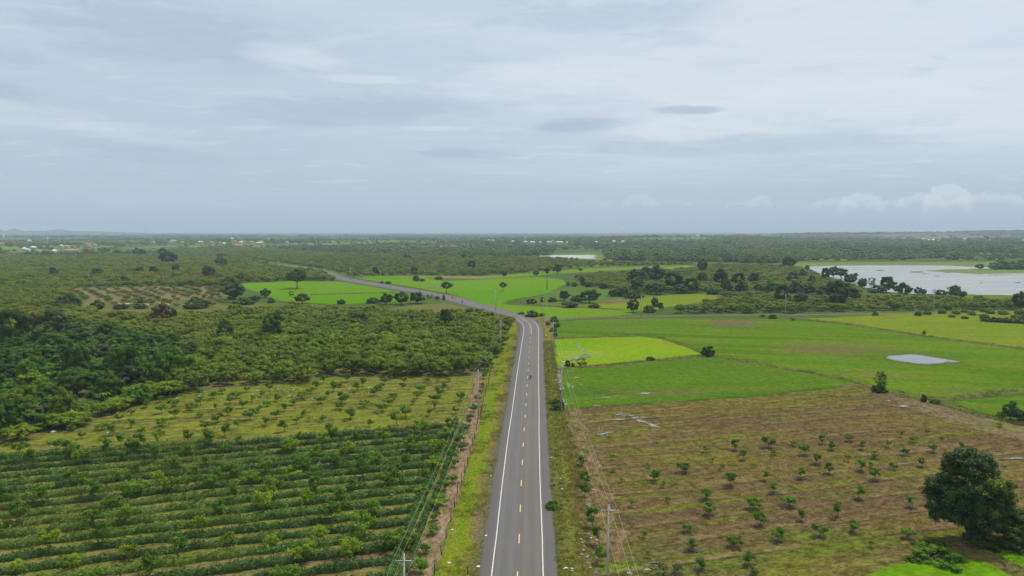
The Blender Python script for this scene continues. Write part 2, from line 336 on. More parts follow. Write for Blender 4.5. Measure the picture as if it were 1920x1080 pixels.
M['bank'] = fieldmat('lake_bank_grass', (.13, .17, .05), (.11, .16, .045), (.16, .16, .08), rot=R(0), st=8, big=.01, mid=.05, contrast=.25)
M['orch_floor'] = fieldmat('orchard_floor', (.085, .105, .03), (.12, .12, .035), (.135, .10, .06), rot=R(10), st=3, big=.02, mid=.15, contrast=.5)

# far ground: patchwork of fields
def ground_mat():
    m, t, out = newmat('ground_far'); g = t.node('ShaderNodeNewGeometry'); p = g.outputs['Position']
    v = t.node('ShaderNodeTexVoronoi'); t.l.new(t.map(p, .3, (.0032, .0019, 0)), v.inputs['Vector']); v.inputs['Scale'].default_value = 1.0
    vs = t.sep(v.outputs['Color'])
    c = t.mix(t.step(vs[0], .3, .9), (.065, .105, .025), (.11, .145, .035))
    c = t.mix(t.step(vs[1], .70, .74), c, (.11, .19, .03)); c = t.mix(t.step(vs[2], .88, .92), c, (.19, .16, .08))
    n = t.noise(t.map(p, 0, (1, .6, 1)), .012, 6, .65); c = t.mix(t.step(n, .42, .6), c, (.055, .085, .022))
    nf = t.noise(p, .9, 4, .7); f = t.math('MULTIPLY_ADD', nf, .8, .6); c = t.mix(1.0, c, t.comb(f, f, f), 'MULTIPLY')
    near = t.node('ShaderNodeTexNoise')
    b = t.node('ShaderNodeBsdfPrincipled'); t.l.new(c, b.inputs['Base Color']); b.inputs['Roughness'].default_value = .9
    b.inputs['Specular IOR Level'].default_value = 0
    t.n.remove(near); t.l.new(b.outputs[0], out.inputs[0]); return m
M['ground'] = ground_mat()
M['water'] = watermat('lake_water', (.20, .21, .20), .16, (.28, .27, .25), .03)
M['puddle'] = watermat('pond_water', (.11, .14, .13), .07, (.15, .18, .17), .03)
M['wet'] = watermat('puddle_water', (.25, .26, .25), .05, (.32, .33, .32), .02, ragged=(.095, .082, .036))
M['wetrice'] = watermat('paddy_water', (.22, .24, .22), .05, (.28, .30, .28), .02, ragged=(.06, .125, .01))
M['wood'] = simple('bark', (.13, .10, .075), .9, .3, 4)
M['palebark'] = simple('pale_bark', (.24, .21, .17), .9, .25, 4)
M['conc'] = simple('pole_concrete', (.40, .385, .35), .8, .12, 1.5)
M['galv'] = simple('galvanised_steel', (.38, .39, .40), .5, .1, 4, .3)
M['dark'] = simple('dark_ceramic', (.04, .03, .03), .3, .1, 4)
M['post'] = simple('dark_post_wood', (.045, .04, .035), .9, .3, 6)
M['wire'] = simple('aluminium_wire', (.42, .42, .38), .5, .05, 2)
M['white'] = simple('white_paint', (.60, .60, .58), .6, .06, .5)
M['wall'] = simple('plaster_wall', (.55, .53, .48), .8, .12, .5)
M['roof_orange'] = simple('orange_tile', (.40, .15, .08), .8, .2, .4)
M['roof_red'] = simple('red_tin', (.36, .10, .08), .7, .2, .4)
M['roof_blue'] = simple('blue_tin', (.06, .12, .55), .6, .15, .4)
M['roof_grey'] = simple('grey_tin', (.45, .46, .47), .6, .2, .4)
M['glass'] = simple('window_glass', (.04, .05, .06), .15, .1, 2)
M['cow'] = simple('cream_hide', (.68, .62, .52), .8, .08, 2)
M['cow_brown'] = simple('brown_hide', (.28, .17, .10), .8, .1, 2)

# ------------------------------------------------------------------ ground, fields, water
def ground():
    na = 480; rs = np.concatenate([[0.0], np.geomspace(30, 1000, 14), np.geomspace(1080, 24000, 95)])
    th = np.linspace(0, 2 * math.pi, na, endpoint=False)
    RR, TT = np.meshgrid(rs[1:], th, indexing='ij'); X = RR * np.sin(TT); Y = RR * np.cos(TT)
    V = np.concatenate([[[0, 0, 0]], np.stack([X, Y, H(X, Y)], -1).reshape(-1, 3)])
    i, j = np.meshgrid(np.arange(len(rs) - 2), np.arange(na), indexing='ij')
    a = 1 + i * na + j; b = 1 + i * na + (j + 1) % na; q = np.stack([a, a + na, b + na, b], -1).reshape(-1, 4)
    tri = np.stack([np.zeros(na, int), 1 + np.arange(na), 1 + (np.arange(na) + 1) % na], -1)
    o = link('ground', raw_mesh('ground', V, [q[:, ::-1].copy(), tri], [M['ground']], smooth=True)); tag(o, kind='structure')
    for v in (o,): pass
ground()
def outline(poly, step=2.5, jit=.5, seed=0, zfix=None):
    """pixel outline -> world outline with small uneven wander"""
    r = np.random.default_rng(seed); pts = [G(x, y, 0.0) for x, y in poly]; out = []
    for i in range(len(pts)):
        a = np.array(pts[i]); b = np.array(pts[(i + 1) % len(pts)]); d = b - a; L = np.hypot(*d)
        stp = max(step, .012 * np.hypot(*a)); n = max(1, int(L / stp)); nrm = np.array([-d[1], d[0]]) / (L + 1e-6)
        for k in range(n):
            j = 0 if (k == 0) else r.normal(0, jit) * max(1, np.hypot(*a) / 260)
            out.append(a + d * k / n + nrm * j)
    return np.array(out)
def sheet(name, poly, z, mat, step=2.5, jit=.4, seed=0, world=None, kind='structure'):
    pts = outline(poly, step, jit, seed) if world is None else np.array(world)
    bm = bmesh.new(); vs = [bm.verts.new((p[0], p[1], z)) for p in pts]
    f = bm.faces.new(vs); bm.normal_update()
    if f.normal.z < 0: f.normal_flip()
    bmesh.ops.triangulate(bm, faces=[f]); me = bpy.data.meshes.new(name); bm.to_mesh(me); bm.free()
    me.materials.append(mat); o = link(name, me); tag(o, kind=kind); return o
orchard_edge = [(-420, 900), (-100, 852), (0, 836), (48, 824), (104, 810), (158, 794), (208, 777), (256, 758), (312, 742), (358, 733), (480, 724), (560, 721), (612, 709), (768, 707), (872, 704), (893, 700)]
B_px = [(-700, 905), (0, 858), (50, 840), (330, 828), (560, 813), (853, 790), (857, 790), (722, 1090), (640, 1300), (-900, 1300)]
sheet('orchard_floor', orchard_edge + [(922, 690), (931, 668), (944, 646), (955, 618), (962, 604), (963, 592), (935, 588), (880, 577), (830, 568), (740, 577), (640, 574), (560, 569), (440, 566), (0, 560), (-420, 560)], .02, M['orch_floor'], seed=1)
sheet('grass_field', orchard_edge + [(887, 760), (893, 703), (880, 760), (862, 797), (560, 818), (300, 832), (50, 845), (0, 860), (-400, 905)], .04, M['pale'], seed=2)
sheet('crop_field', [(-700, 902), (0, 858), (50, 842), (330, 829), (560, 814), (858, 792), (880, 792), (770, 1080), (690, 1300), (-900, 1300)], .06, M['cropfloor'], seed=3)
sheet('soil_strip', [(880, 760), (893, 700), (908, 700), (900, 790), (884, 850), (862, 920), (838, 1000), (812, 1085), (750, 1300), (690, 1300), (765, 1085), (800, 1010), (840, 900), (868, 800)], .08, M['redsoil'], seed=4)
sheet('brown_field', [(1052, 766), (1130, 762), (1300, 752), (1440, 742), (1560, 728), (1610, 721), (1655, 733), (1735, 752), (1830, 780), (1920, 800), (2400, 912), (2400, 1300), (1160, 1300), (1110, 1085), (1098, 1000), (1092, 900), (1085, 830)], .06, M['brown'], seed=8)
sheet('soil_track', [(1062, 768), (1088, 766), (1110, 830), (1130, 900), (1148, 960), (1168, 1015), (1168, 1060), (1120, 1050), (1098, 980), (1090, 880), (1078, 820)], .12, fieldmat('track_soil', (.155, .098, .06), (.115, .10, .035), (.19, .125, .075), rot=R(80), st=2.5, big=.12, mid=.6, contrast=.5), seed=9, jit=.8)
sheet('mud_edge', [(1630, 735), (1660, 737), (1735, 755), (1830, 782), (1920, 803), (2200, 868), (2200, 905), (1920, 828), (1850, 812), (1760, 785), (1700, 765)], .12, M['mud'], seed=10, jit=1.0)
sheet('rice_field', [(1056, 770), (1043, 697), (1062, 692), (1110, 690), (1225, 679), (1330, 669), (1440, 687), (1530, 703), (1605, 718), (1560, 727), (1440, 741), (1300, 751), (1130, 761)], .10, M['rice_dark'], seed=11)
sheet('rice_field', [(1039, 637), (1120, 634), (1200, 631), (1238, 636), (1300, 655), (1318, 664), (1225, 675), (1105, 686), (1043, 692)], .12, M['rice_lime'], seed=12)
sheet('rice_field', [(1038, 603), (1110, 600), (1250, 597), (1480, 599), (1560, 606), (1640, 617), (1750, 634), (1920, 656), (2300, 704)] + [(2300, 712), (1920, 738), (1785, 749), (1740, 744), (1648, 727), (1605, 717), (1440, 686), (1330, 667), (1245, 634), (1200, 629), (1040, 634)], .08, M['rice'], seed=13)
sheet('rice_field', [(1500, 598), (1600, 594), (1690, 590), (1780, 596), (1920, 608), (2300, 632), (2300, 700), (1920, 654), (1750, 632), (1640, 615), (1560, 604)], .14, M['rice_pale'], seed=14)
sheet('rice_field', [(1785, 753), (1920, 744), (2300, 716), (2300, 868), (1920, 790), (1860, 780), (1800, 762)], .10, M['rice'], seed=15)
sheet('rice_field', [(1560, 1110), (1640, 1075), (1700, 1058), (1790, 1047), (1850, 1056), (1890, 1078), (1960, 1110), (2000, 1300), (1500, 1300)], .14, M['rice_bright'], seed=16)
sheet('rice_field', [(1862, 1040), (1890, 1030), (1960, 1022), (2400, 985), (2400, 1300), (2080, 1300), (1960, 1085), (1905, 1060)], .14, M['rice_bright'], seed=17)
sheet('rice_field', [(1040, 602), (1022, 599), (1022, 598), (990, 593), (955, 584), (930, 577), (893, 566), (850, 553), (810, 545), (760, 536), (715, 529), (672, 522), (690, 517), (790, 519), (830, 527), (900, 524), (960, 521), (1000, 519), (1030, 521), (1055, 525), (1062, 533), (1040, 543), (1020, 552), (960, 562), (940, 570), (1000, 574), (1100, 578), (1186, 583), (1186, 590), (1100, 596)], .06, M['rice_bright'], seed=18)
sheet('rice_field', [(900, 521), (1000, 511), (1100, 503.5), (1200, 499.5), (1215, 500), (1170, 505), (1090, 510), (1000, 516), (960, 519)], .06, M['rice_bright'], seed=19, jit=.2)
sheet('rice_field', [(1238, 503), (1285, 498), (1305, 499), (1262, 505)], .06, M['rice_lime'], seed=20, jit=.2)
sheet('dry_strip', [(780, 520), (900, 523), (960, 520), (1000, 517), (1090, 511), (1170, 506), (1240, 501), (1300, 497), (1215, 499), (1100, 505), (1000, 512), (900, 518), (660, 517)], .04, M['tan'], seed=21, jit=.3)
sheet('rice_field', [(448, 536), (457, 531), (560, 527.5), (640, 528.5), (700, 538), (770, 551), (800, 558), (790, 562), (740, 566), (640, 571), (590, 569), (540, 566), (505, 558), (484, 549)], .06, M['rice_bright'], seed=22)
sheet('green_mound', [(985, 569), (1000, 556), (1045, 543), (1085, 537), (1135, 543), (1180, 552), (1240, 553), (1300, 551), (1380, 552), (1340, 566), (1230, 578), (1180, 580), (1100, 577)], .05, M['mound'], seed=23)
sheet('grass_field', [(1130, 566), (1180, 561), (1240, 554), (1300, 552), (1380, 553), (1340, 562), (1290, 570), (1225, 582), (1190, 583), (1110, 576)], .09, M['rice_pale'], seed=24)
sheet('mud_patch', [(1130, 565), (1165, 560), (1200, 561), (1180, 566), (1140, 570)], .12, M['mud'], seed=25, jit=.8)
sheet('brown_clearing', [(128, 548), (150, 540), (262, 538), (340, 537), (424, 539), (428, 550), (400, 562), (300, 562), (240, 562), (170, 572), (150, 573), (160, 560)], .06, M['clear'], seed=26, jit=2)
sheet('bare_patch', [(1596, 558), (1640, 553), (1680, 556), (1672, 561), (1620, 562)], .06, fieldmat('orange_bare', (.33, .22, .14), (.25, .19, .11), (.13, .13, .05), st=3, mid=.1), seed=27, jit=1)
sheet('grass_field', [(1600, 590), (1690, 586), (1920, 583), (2300, 580), (2300, 632), (1920, 608), (1780, 597), (1690, 591)], .08, M['rice_pale'], seed=28)
# lake system
sheet('lake', [(1505, 500), (1520, 498.2), (1580, 497.8), (1713, 497.6), (1790, 498), (1870, 501), (2400, 503), (2400, 553), (1920, 553.5), (1800, 552), (1700, 551), (1650, 546), (1600, 532), (1560, 520), (1530, 511)], .03, M['water'], seed=30, jit=.6)
sheet('lake_bank', [(1480, 497), (1500, 492), (1780, 491), (2400, 490), (2400, 505), (1890, 503.5), (1860, 501.5), (1820, 500.2), (1780, 498), (1713, 497.4), (1580, 497.8), (1510, 500)], .05, M['bank'], seed=31, jit=.5)
sheet('lake_spit', [(1736, 508.2), (1765, 505.5), (1840, 503.8), (1880, 502.6), (2400, 502), (2400, 513), (1920, 512.5), (1840, 514), (1790, 511.5), (1760, 509.5)], .07, M['bank'], seed=32, jit=.8)
sheet('lake_shore_grass', [(1790, 552), (1920, 553.6), (2400, 553), (2400, 562), (1790, 562)], .05, M['rice'], seed=33, jit=.4)
sheet('far_lake', [(1000, 481.6), (1030, 479.6), (1048, 478), (1115, 478), (1118, 485), (1060, 484.6), (1010, 483)], .04, watermat('far_lake_water', (.30, .29, .26), .2, (.42, .39, .34)), seed=34, jit=1)
sheet('far_lake_bank', [(980, 482), (1045, 476), (1050, 470.5), (1125, 469.5), (1135, 486), (1060, 485.5)], .03, M['bank'], seed=35, jit=1)
for i, (px, py, a, b) in enumerate(((1720, 510, 14, 1.3), (1735, 513, 8, .6), (1757, 517.5, 6, .7), (1909, 530, 6, 1.0), (1840, 530.3, 3, .6), (1650, 507, 9, .9), (1796, 525, 2, .5), (1775, 511, 6, .6))):
    sheet('weed_mat', [(px + a * math.cos(t), py + b * math.sin(t)) for t in np.linspace(0, 2 * math.pi, 11)[:-1]], .06 + .004 * i, M['bank'], seed=40 + i, jit=.5)
pond = [(1660, 672), (1668, 667.5), (1690, 666), (1697, 664.5), (1715, 665), (1745, 669.5), (1780, 675), (1805, 678.5), (1790, 681), (1776, 679.5), (1762, 682), (1740, 684), (1722, 683.5), (1705, 680.5), (1680, 677)]
sheet('pond_bank', [(1656, 672), (1665, 666.5), (1690, 664.5), (1715, 663.5), (1745, 668), (1790, 675), (1808, 679), (1790, 682), (1760, 683.4), (1740, 685), (1720, 684.8), (1680, 678.2)], .11, M['bund'], seed=50)
sheet('pond', pond, .13, M['puddle'], seed=51, jit=.3)
pud = [
 [(1041, 692), (1049, 692), (1050, 702), (1054, 712), (1052, 722), (1057, 731), (1050, 733), (1046, 716), (1043, 704)],
 [(1055, 735), (1058, 748), (1064, 762), (1060, 764), (1055, 752), (1052, 740)],
 [(1065, 719), (1068, 720), (1067, 728), (1064, 726)], [(1072, 725), (1079, 723), (1074, 728.5)], [(1086, 720), (1093, 720.5), (1092, 723.5), (1087, 722)], [(1076, 704), (1080, 707), (1088, 708), (1078, 710.5)],
 [(1131, 788.5), (1155, 786.5), (1176, 785), (1192, 785.4), (1180, 787.6), (1150, 789)], [(1146, 776.5), (1160, 774), (1178, 776), (1190, 780), (1200, 784), (1188, 785), (1172, 781), (1155, 779)],
 [(1195, 783.6), (1215, 782), (1240, 782.4), (1215, 785)], [(1186, 786), (1200, 787.5), (1216, 793), (1230, 799), (1222, 799), (1205, 794)], [(1216, 800), (1226, 797), (1238, 801), (1229, 803)],
 [(1122, 802), (1125.5, 801), (1124, 810), (1120.5, 817.5), (1118.5, 816)], [(1135, 797), (1138, 797), (1139, 806), (1140.5, 818), (1137, 821), (1135.5, 812)],
 [(1114, 815.5), (1130, 812), (1148, 809), (1160, 808.4), (1150, 812), (1131, 816), (1116, 818)], [(1120, 833), (1123, 832.4), (1123.5, 843), (1120.2, 843)],
 [(1106, 762.5), (1118, 761), (1130, 762.4), (1114, 764.4)], [(1190, 740), (1205, 736), (1222, 737), (1214, 741), (1196, 742)], [(1108, 749), (1130, 746.5), (1150, 746), (1128, 749.6)],
 [(1098, 663), (1105, 665), (1110, 671), (1100, 672.4), (1084, 673.5), (1070, 677.5), (1050, 681.5), (1062, 676), (1080, 671)], [(1075, 641), (1082, 645), (1090, 652), (1098, 659), (1094, 659), (1084, 651.5)],
 [(1178, 1068), (1183, 1064), (1190, 1082), (1178, 1084)], [(1203, 1072), (1212, 1067.5), (1224, 1070), (1216, 1076), (1206, 1077)], [(1213, 1057), (1232, 1054.5), (1246, 1053.4), (1234, 1057.5)],
 [(1654, 752.5), (1670, 751), (1668, 753.6)], [(1668, 761), (1702, 761), (1704, 764), (1672, 763)], [(1855, 861), (1920, 855.5), (1990, 850), (1990, 857), (1915, 862), (1870, 864)],
 [(1102, 946), (1108, 945), (1107, 957), (1103, 955)], [(1060, 860), (1069, 852), (1068, 866), (1061, 866)], [(1102, 1006), (1109, 1012), (1107, 1022), (1100, 1018)], [(1110, 1075), (1120, 1070), (1124, 1085), (1112, 1086)], [(1738, 751.6), (1744, 751), (1742, 755), (1736, 755)], [(1354, 672.2), (1366, 672), (1364, 674), (1356, 674)],
 [(672, 521.6), (690, 520.8), (686, 522.4), (674, 522.8)], [(790, 538.4), (830, 537.6), (828, 539.2), (795, 539.6)]]
for i, p in enumerate(pud): sheet('puddle', p, .15 + .0005 * i, M['wetrice'] if p[0][1] < 752 and p[0][0] > 1043 and p[0][0] < 1600 else M['wet'], step=.9, jit=.22, seed=100 + i)

# ------------------------------------------------------------------ roads
def smooth_line(pts, step):
    pts = [np.array(p, float) for p in pts]; out = []
    for i in range(len(pts) - 1):
        p0, p1, p2, p3 = pts[max(i - 1, 0)], pts[i], pts[i + 1], pts[min(i + 2, len(pts) - 1)]
        L = np.hypot(*(p2 - p1)); n = max(1, int(L / step))
        for k in range(n):
            t = k / n; out.append(.5 * ((2 * p1) + (-p0 + p2) * t + (2 * p0 - 5 * p1 + 4 * p2 - p3) * t * t + (-p0 + 3 * p1 - 3 * p2 + p3) * t ** 3))
    out.append(pts[-1]); return np.array(out)
def normals(L):
    d = np.gradient(L, axis=0); d /= np.hypot(d[:, 0], d[:, 1])[:, None]; return np.stack([d[:, 1], -d[:, 0]], -1)   # to the right
def ribbon(name, L, a, b, z, mat, skirt=0.0, parent=None, kind='structure'):
    N = normals(L); a = np.broadcast_to(a, len(L)); b = np.broadcast_to(b, len(L))
    A = L + N * a[:, None]; B = L + N * b[:, None]; n = len(L)
    V = [np.column_stack([A, np.full(n, z)]), np.column_stack([B, np.full(n, z)])]
    i = np.arange(n - 1); F = [np.stack([i, i + n, i + n + 1, i + 1], -1)]
    if skirt:
        V += [np.column_stack([A - N * .5, np.full(n, z - skirt)]), np.column_stack([B + N * .5, np.full(n, z - skirt)])]
        F += [np.stack([i + 2 * n, i, i + 1, i + 1 + 2 * n], -1), np.stack([i + n, i + 3 * n, i + 3 * n + 1, i + n + 1], -1)]
    o = link(name, raw_mesh(name, np.concatenate(V), F, [mat]), parent)
    if kind: tag(o, kind=kind)
    return o
near_px = [(970.3, 1080), (973.5, 1014), (975.5, 957), (977.3, 909), (979.3, 869.3), (981, 836), (982.8, 807), (984.8, 782), (987.2, 745), (989, 712), (991.2, 682.6), (993.5, 652.2), (995, 635.9), (995.8, 625), (995.6, 616), (992.5, 608.5), (986, 602.5), (977.5, 597), (966, 591.6),
           (932, 583), (890, 572), (848, 560), (807, 551.5), (760, 543), (713, 535.2), (673, 528.5), (640, 522.3), (620, 514.8), (603, 508.6), (585, 504.6), (570, 502), (553, 499.6), (537, 497.8), (515, 496.2)]
wp = [G(x, y, 0) for x, y in near_px]
d0 = np.array(wp[0]) - np.array(wp[3]); d0 /= np.hypot(*d0)
wp = [tuple(np.array(wp[0]) + d0 * k) for k in (110, 60)] + wp
CL = smooth_line(wp, 2.0)
arc = np.concatenate([[0], np.cumsum(np.hypot(*np.diff(CL, axis=0).T))])
Yc = CL[:, 1]; depth = np.maximum.accumulate(Yc)
def road_mat():
    m, t, out = newmat('asphalt'); g = t.node('ShaderNodeNewGeometry'); p = g.outputs['Position']
    at = t.node('ShaderNodeAttribute', attribute_name='across'); u = at.outputs['Fac']
    n = t.noise(t.map(p, -R(1.9), (1, .06, 1)), .9, 5, .6); nf = t.noise(p, 7, 4, .7); nb = t.noise(p, .05, 4, .6)
    c = t.mix(t.step(u, -.1, .12), (.102, .099, .096), (.112, .097, .083))      # left lane greyer, right lane browner
    c = t.mix(t.step(n, .45, .72, 0, .6), c, (.125, .12, .113))
    trk = t.math('ABSOLUTE', t.math('SUBTRACT', t.math('ABSOLUTE', u), 1.75))
    trk = t.math('ABSOLUTE', t.math('SUBTRACT', trk, .85))
    c = t.mix(t.step(trk, .45, .1, 0, .4), c, (.135, .128, .12))
    c = t.mix(t.step(t.math('ABSOLUTE', u), 3.55, 3.75), c, t.mix(nf, (.085, .08, .078), (.11, .10, .098)))
    c = t.mix(t.step(nb, .5, .7, 0, .35), c, (.13, .115, .10))
    f = t.math('MULTIPLY_ADD', nf, .36, .82); c = t.mix(1.0, c, t.comb(f, f, f), 'MULTIPLY')
    b = t.node('ShaderNodeBsdfPrincipled'); t.l.new(c, b.inputs['Base Color']); b.inputs['Roughness'].default_value = .8; b.inputs['Specular IOR Level'].default_value = .25
    t.l.new(b.outputs[0], out.inputs[0]); return m
M['road'] = road_mat()
hw = 4.35 + 2.6 * sst(330, 480, Yc) * (1 - .35 * sst(650, 850, Yc)); hwR = 4.55 + 2.6 * sst(330, 480, Yc) * (1 - .35 * sst(650, 850, Yc))
def roadmesh():
    N = normals(CL); n = len(CL); ks = np.array([-1, -.8, -.5, -.15, .15, .5, .8, 1.0]); V = []; ac = []
    for k in ks:
        off = k * (hw if k < 0 else hwR); V.append(np.column_stack([CL + N * off[:, None], np.full(n, .30 - .02 * abs(k))])); ac.append(off)
    V.append(np.column_stack([CL - N * (hw + .7)[:, None], np.full(n, .05)])); ac.append(-hw - .7)
    V.append(np.column_stack([CL + N * (hwR + .7)[:, None], np.full(n, .05)])); ac.append(hwR + .7)
    order = [8, 0, 1, 2, 3, 4, 5, 6, 7, 9]; i = np.arange(n - 1)
    F = [np.stack([a * n + i, b * n + i, b * n + i + 1, a * n + i + 1], -1) for a, b in zip(order[:-1], order[1:])]
    me = raw_mesh('road', np.concatenate(V), F, [M['road']])
    a = me.attributes.new('across', 'FLOAT', 'POINT'); a.data.foreach_set('value', np.concatenate(ac).astype(np.float32))
    tag(link('road', me), kind='structure')
roadmesh()
def vergemat(name, stops, wander=.9):
    """verge whose ground cover changes with the distance in metres from the asphalt"""
    m, t, out = newmat(name); g = t.node('ShaderNodeNewGeometry'); p = g.outputs['Position']; at = t.node('ShaderNodeAttribute', attribute_name='across')
    q = t.map(p, -R(1.9), (1, .22, 1)); n1 = t.noise(q, .55, 5, .7); n2 = t.noise(t.map(q, 0, (1, 1, 1), (9, 3, 0)), .35, 5, .65)
    u = t.math('ADD', at.outputs['Fac'], t.math('MULTIPLY', t.math('SUBTRACT', n1, .5), wander * 5))
    c = stops[0][1]
    for (m0, col, alt, ww) in [(a_, b_, c_, d_) for a_, b_, c_, d_ in stops]:
        cc = t.mix(t.step(n2, .40, .60), col, alt); c = t.mix(t.step(u, m0 - ww, m0 + ww), c, cc)
    nf = t.noise(p, 2.2, 4, .7); f = t.math('MULTIPLY_ADD', t.step(nf, .34, .66), .6, .7); c = t.mix(1.0, c, t.comb(f, f, f), 'MULTIPLY')
    c = t.mix(t.step(t.noise(p, .9, 4, .7), .60, .68, 0, .6), c, (.075, .075, .03))
    b = t.node('ShaderNodeBsdfDiffuse'); t.l.new(c, b.inputs[0]); t.l.new(b.outputs[0], out.inputs[0]); return m
def verge(name, n1, inner, outer, z, mat):
    Lc = CL[:n1]; N = normals(Lc); V = []; ac = []; ks = np.linspace(0, 1, 7); n = len(Lc); wob_ = np.random.default_rng(5).normal(0, .12, n)
    for k in ks:
        off = inner + (outer - inner) * k; off = off + (wob_ if 0 < k else 0); V.append(np.column_stack([Lc + N * off[:, None], np.full(n, z)])); ac.append(np.abs(off) - np.abs(inner))
    i = np.arange(n - 1); F = [np.stack([a * n + i, (a + 1) * n + i, (a + 1) * n + i + 1, a * n + i + 1], -1) for a in range(6)]
    me = raw_mesh(name, np.concatenate(V), F, [mat]); a = me.attributes.new('across', 'FLOAT', 'POINT'); a.data.foreach_set('value', np.concatenate(ac).astype(np.float32)); tag(link(name, me), kind='structure')
def edge_off(pxs, Lc):      # signed distance from the centre line to a boundary given in pixels
    W = np.array([G(a_, b_, 0) for a_, b_ in pxs]); W = W[np.argsort(W[:, 1])]; xb = np.interp(Lc[:, 1], W[:, 1], W[:, 0]); return xb - Lc[:, 0]
nv = int(np.searchsorted(CL[:, 1], 352)); Lc = CL[:nv]
lo_ = edge_off([(745, 1300), (814, 1085), (840, 1000), (864, 920), (886, 850), (901, 790), (909, 700), (931, 664), (946, 640), (957, 617), (960, 606)], Lc); lo_ = np.minimum(lo_, -hw[:nv] - .9)
verge('verge_left', nv, -(hw[:nv] + .3), lo_, .10, vergemat('left_verge', ((-9, (.085, .085, .045), (.10, .10, .05), .1), (.9, (.11, .105, .03), (.14, .10, .06), .5), (2.0, (.135, .155, .014), (.15, .135, .03), .7), (2.9, (.105, .165, .008), (.14, .165, .014), .6), (5.2, (.15, .15, .03), (.12, .15, .016), .4))))
ro_ = edge_off([(1160, 1300), (1112, 1085), (1099, 1000), (1093, 900), (1086, 830), (1060, 770), (1046, 697), (1041, 640), (1036, 605)], Lc)
verge('verge_right', nv, hwR[:nv] + .3, np.maximum(ro_, hwR[:nv] + 1), .10, vergemat('right_verge', ((-9, (.085, .09, .045), (.10, .10, .04), .1), (.8, (.105, .12, .022), (.13, .125, .035), .4), (1.9, (.15, .15, .03), (.12, .125, .025), .5), (3.2, (.115, .11, .018), (.125, .105, .03), .6), (4.6, (.13, .095, .045), (.16, .11, .06), .7))))
def paint(name, col, worn):
    m, t, out = newmat(name); g = t.node('ShaderNodeNewGeometry'); n = t.noise(g.outputs['Position'], 2.5, 5, .7)
    c = t.mix(t.step(n, .45, .75, 0, .75), col, worn); b = t.node('ShaderNodeBsdfPrincipled'); t.l.new(c, b.inputs['Base Color']); b.inputs['Roughness'].default_value = .7
    t.l.new(b.outputs[0], out.inputs[0]); return m
wl = paint('white_line', (.60, .56, .48), (.36, .34, .30)); yl = paint('yellow_line', (.62, .42, .20), (.45, .34, .22))
def arcat(y): return float(np.interp(y, Yc[:np.argmax(Yc) + 1], arc[:np.argmax(Yc) + 1]))
i1 = int(np.searchsorted(arc, arcat(G(972, 597, 0)[1]) + 14)); i2 = int(np.searchsorted(arc, arcat(G(992, 600, 0)[1]) - 0))
ribbon('edge_line', CL[:i1], -3.36, -3.22, .308, wl); ribbon('edge_line', CL[:i2], 3.22, 3.36, .308, wl)
yA = arcat(G(995, 628, 0)[1]); yB = arcat(G(972, 596, 0)[1]) + 5
def sub(a, b):
    s_ = np.arange(a, b + .01, 1.0) if b - a > 4 else np.linspace(a, b, 4)
    return np.column_stack([np.interp(s_, arc, CL[:, 0]), np.interp(s_, arc, CL[:, 1])])
V = []; F = []; k0 = arcat(G(973.3, 1014, 0)[1]); o_ = 0
for k in range(-12, 40):
    a = k0 + k * 10.96 - 1.45; b = a + 2.9
    if a < 0 or b > yA - 1: continue
    L = sub(a, b); N = normals(L); n = len(L)
    V += [np.column_stack([L - N * .08, np.full(n, .310)]), np.column_stack([L + N * .08, np.full(n, .310)])]
    i = np.arange(n - 1) + o_; F.append(np.stack([i, i + n, i + n + 1, i + 1], -1)); o_ += 2 * n
tag(link('centre_dashes', raw_mesh('centre_dashes', np.concatenate(V), F, [yl])), kind='structure')
ribbon('centre_line', sub(yA, yB), -.09, .09, .309, yl)
gravel = fieldmat('gravel_track', (.115, .105, .07), (.14, .125, .085), (.09, .11, .035), st=5, big=.05, mid=.3, contrast=.25)
SR = smooth_line([G(x, y, 0) for x, y in ((985, 597.5), (1010, 600), (1040, 598.7), (1100, 596.4), (1250, 593), (1400, 591), (1480, 590.8), (1560, 590), (1650, 588), (1750, 586.2), (1920, 583), (2300, 578))], 4)
ribbon('side_road', SR, -2.1, 2.1, .20, gravel, .15)
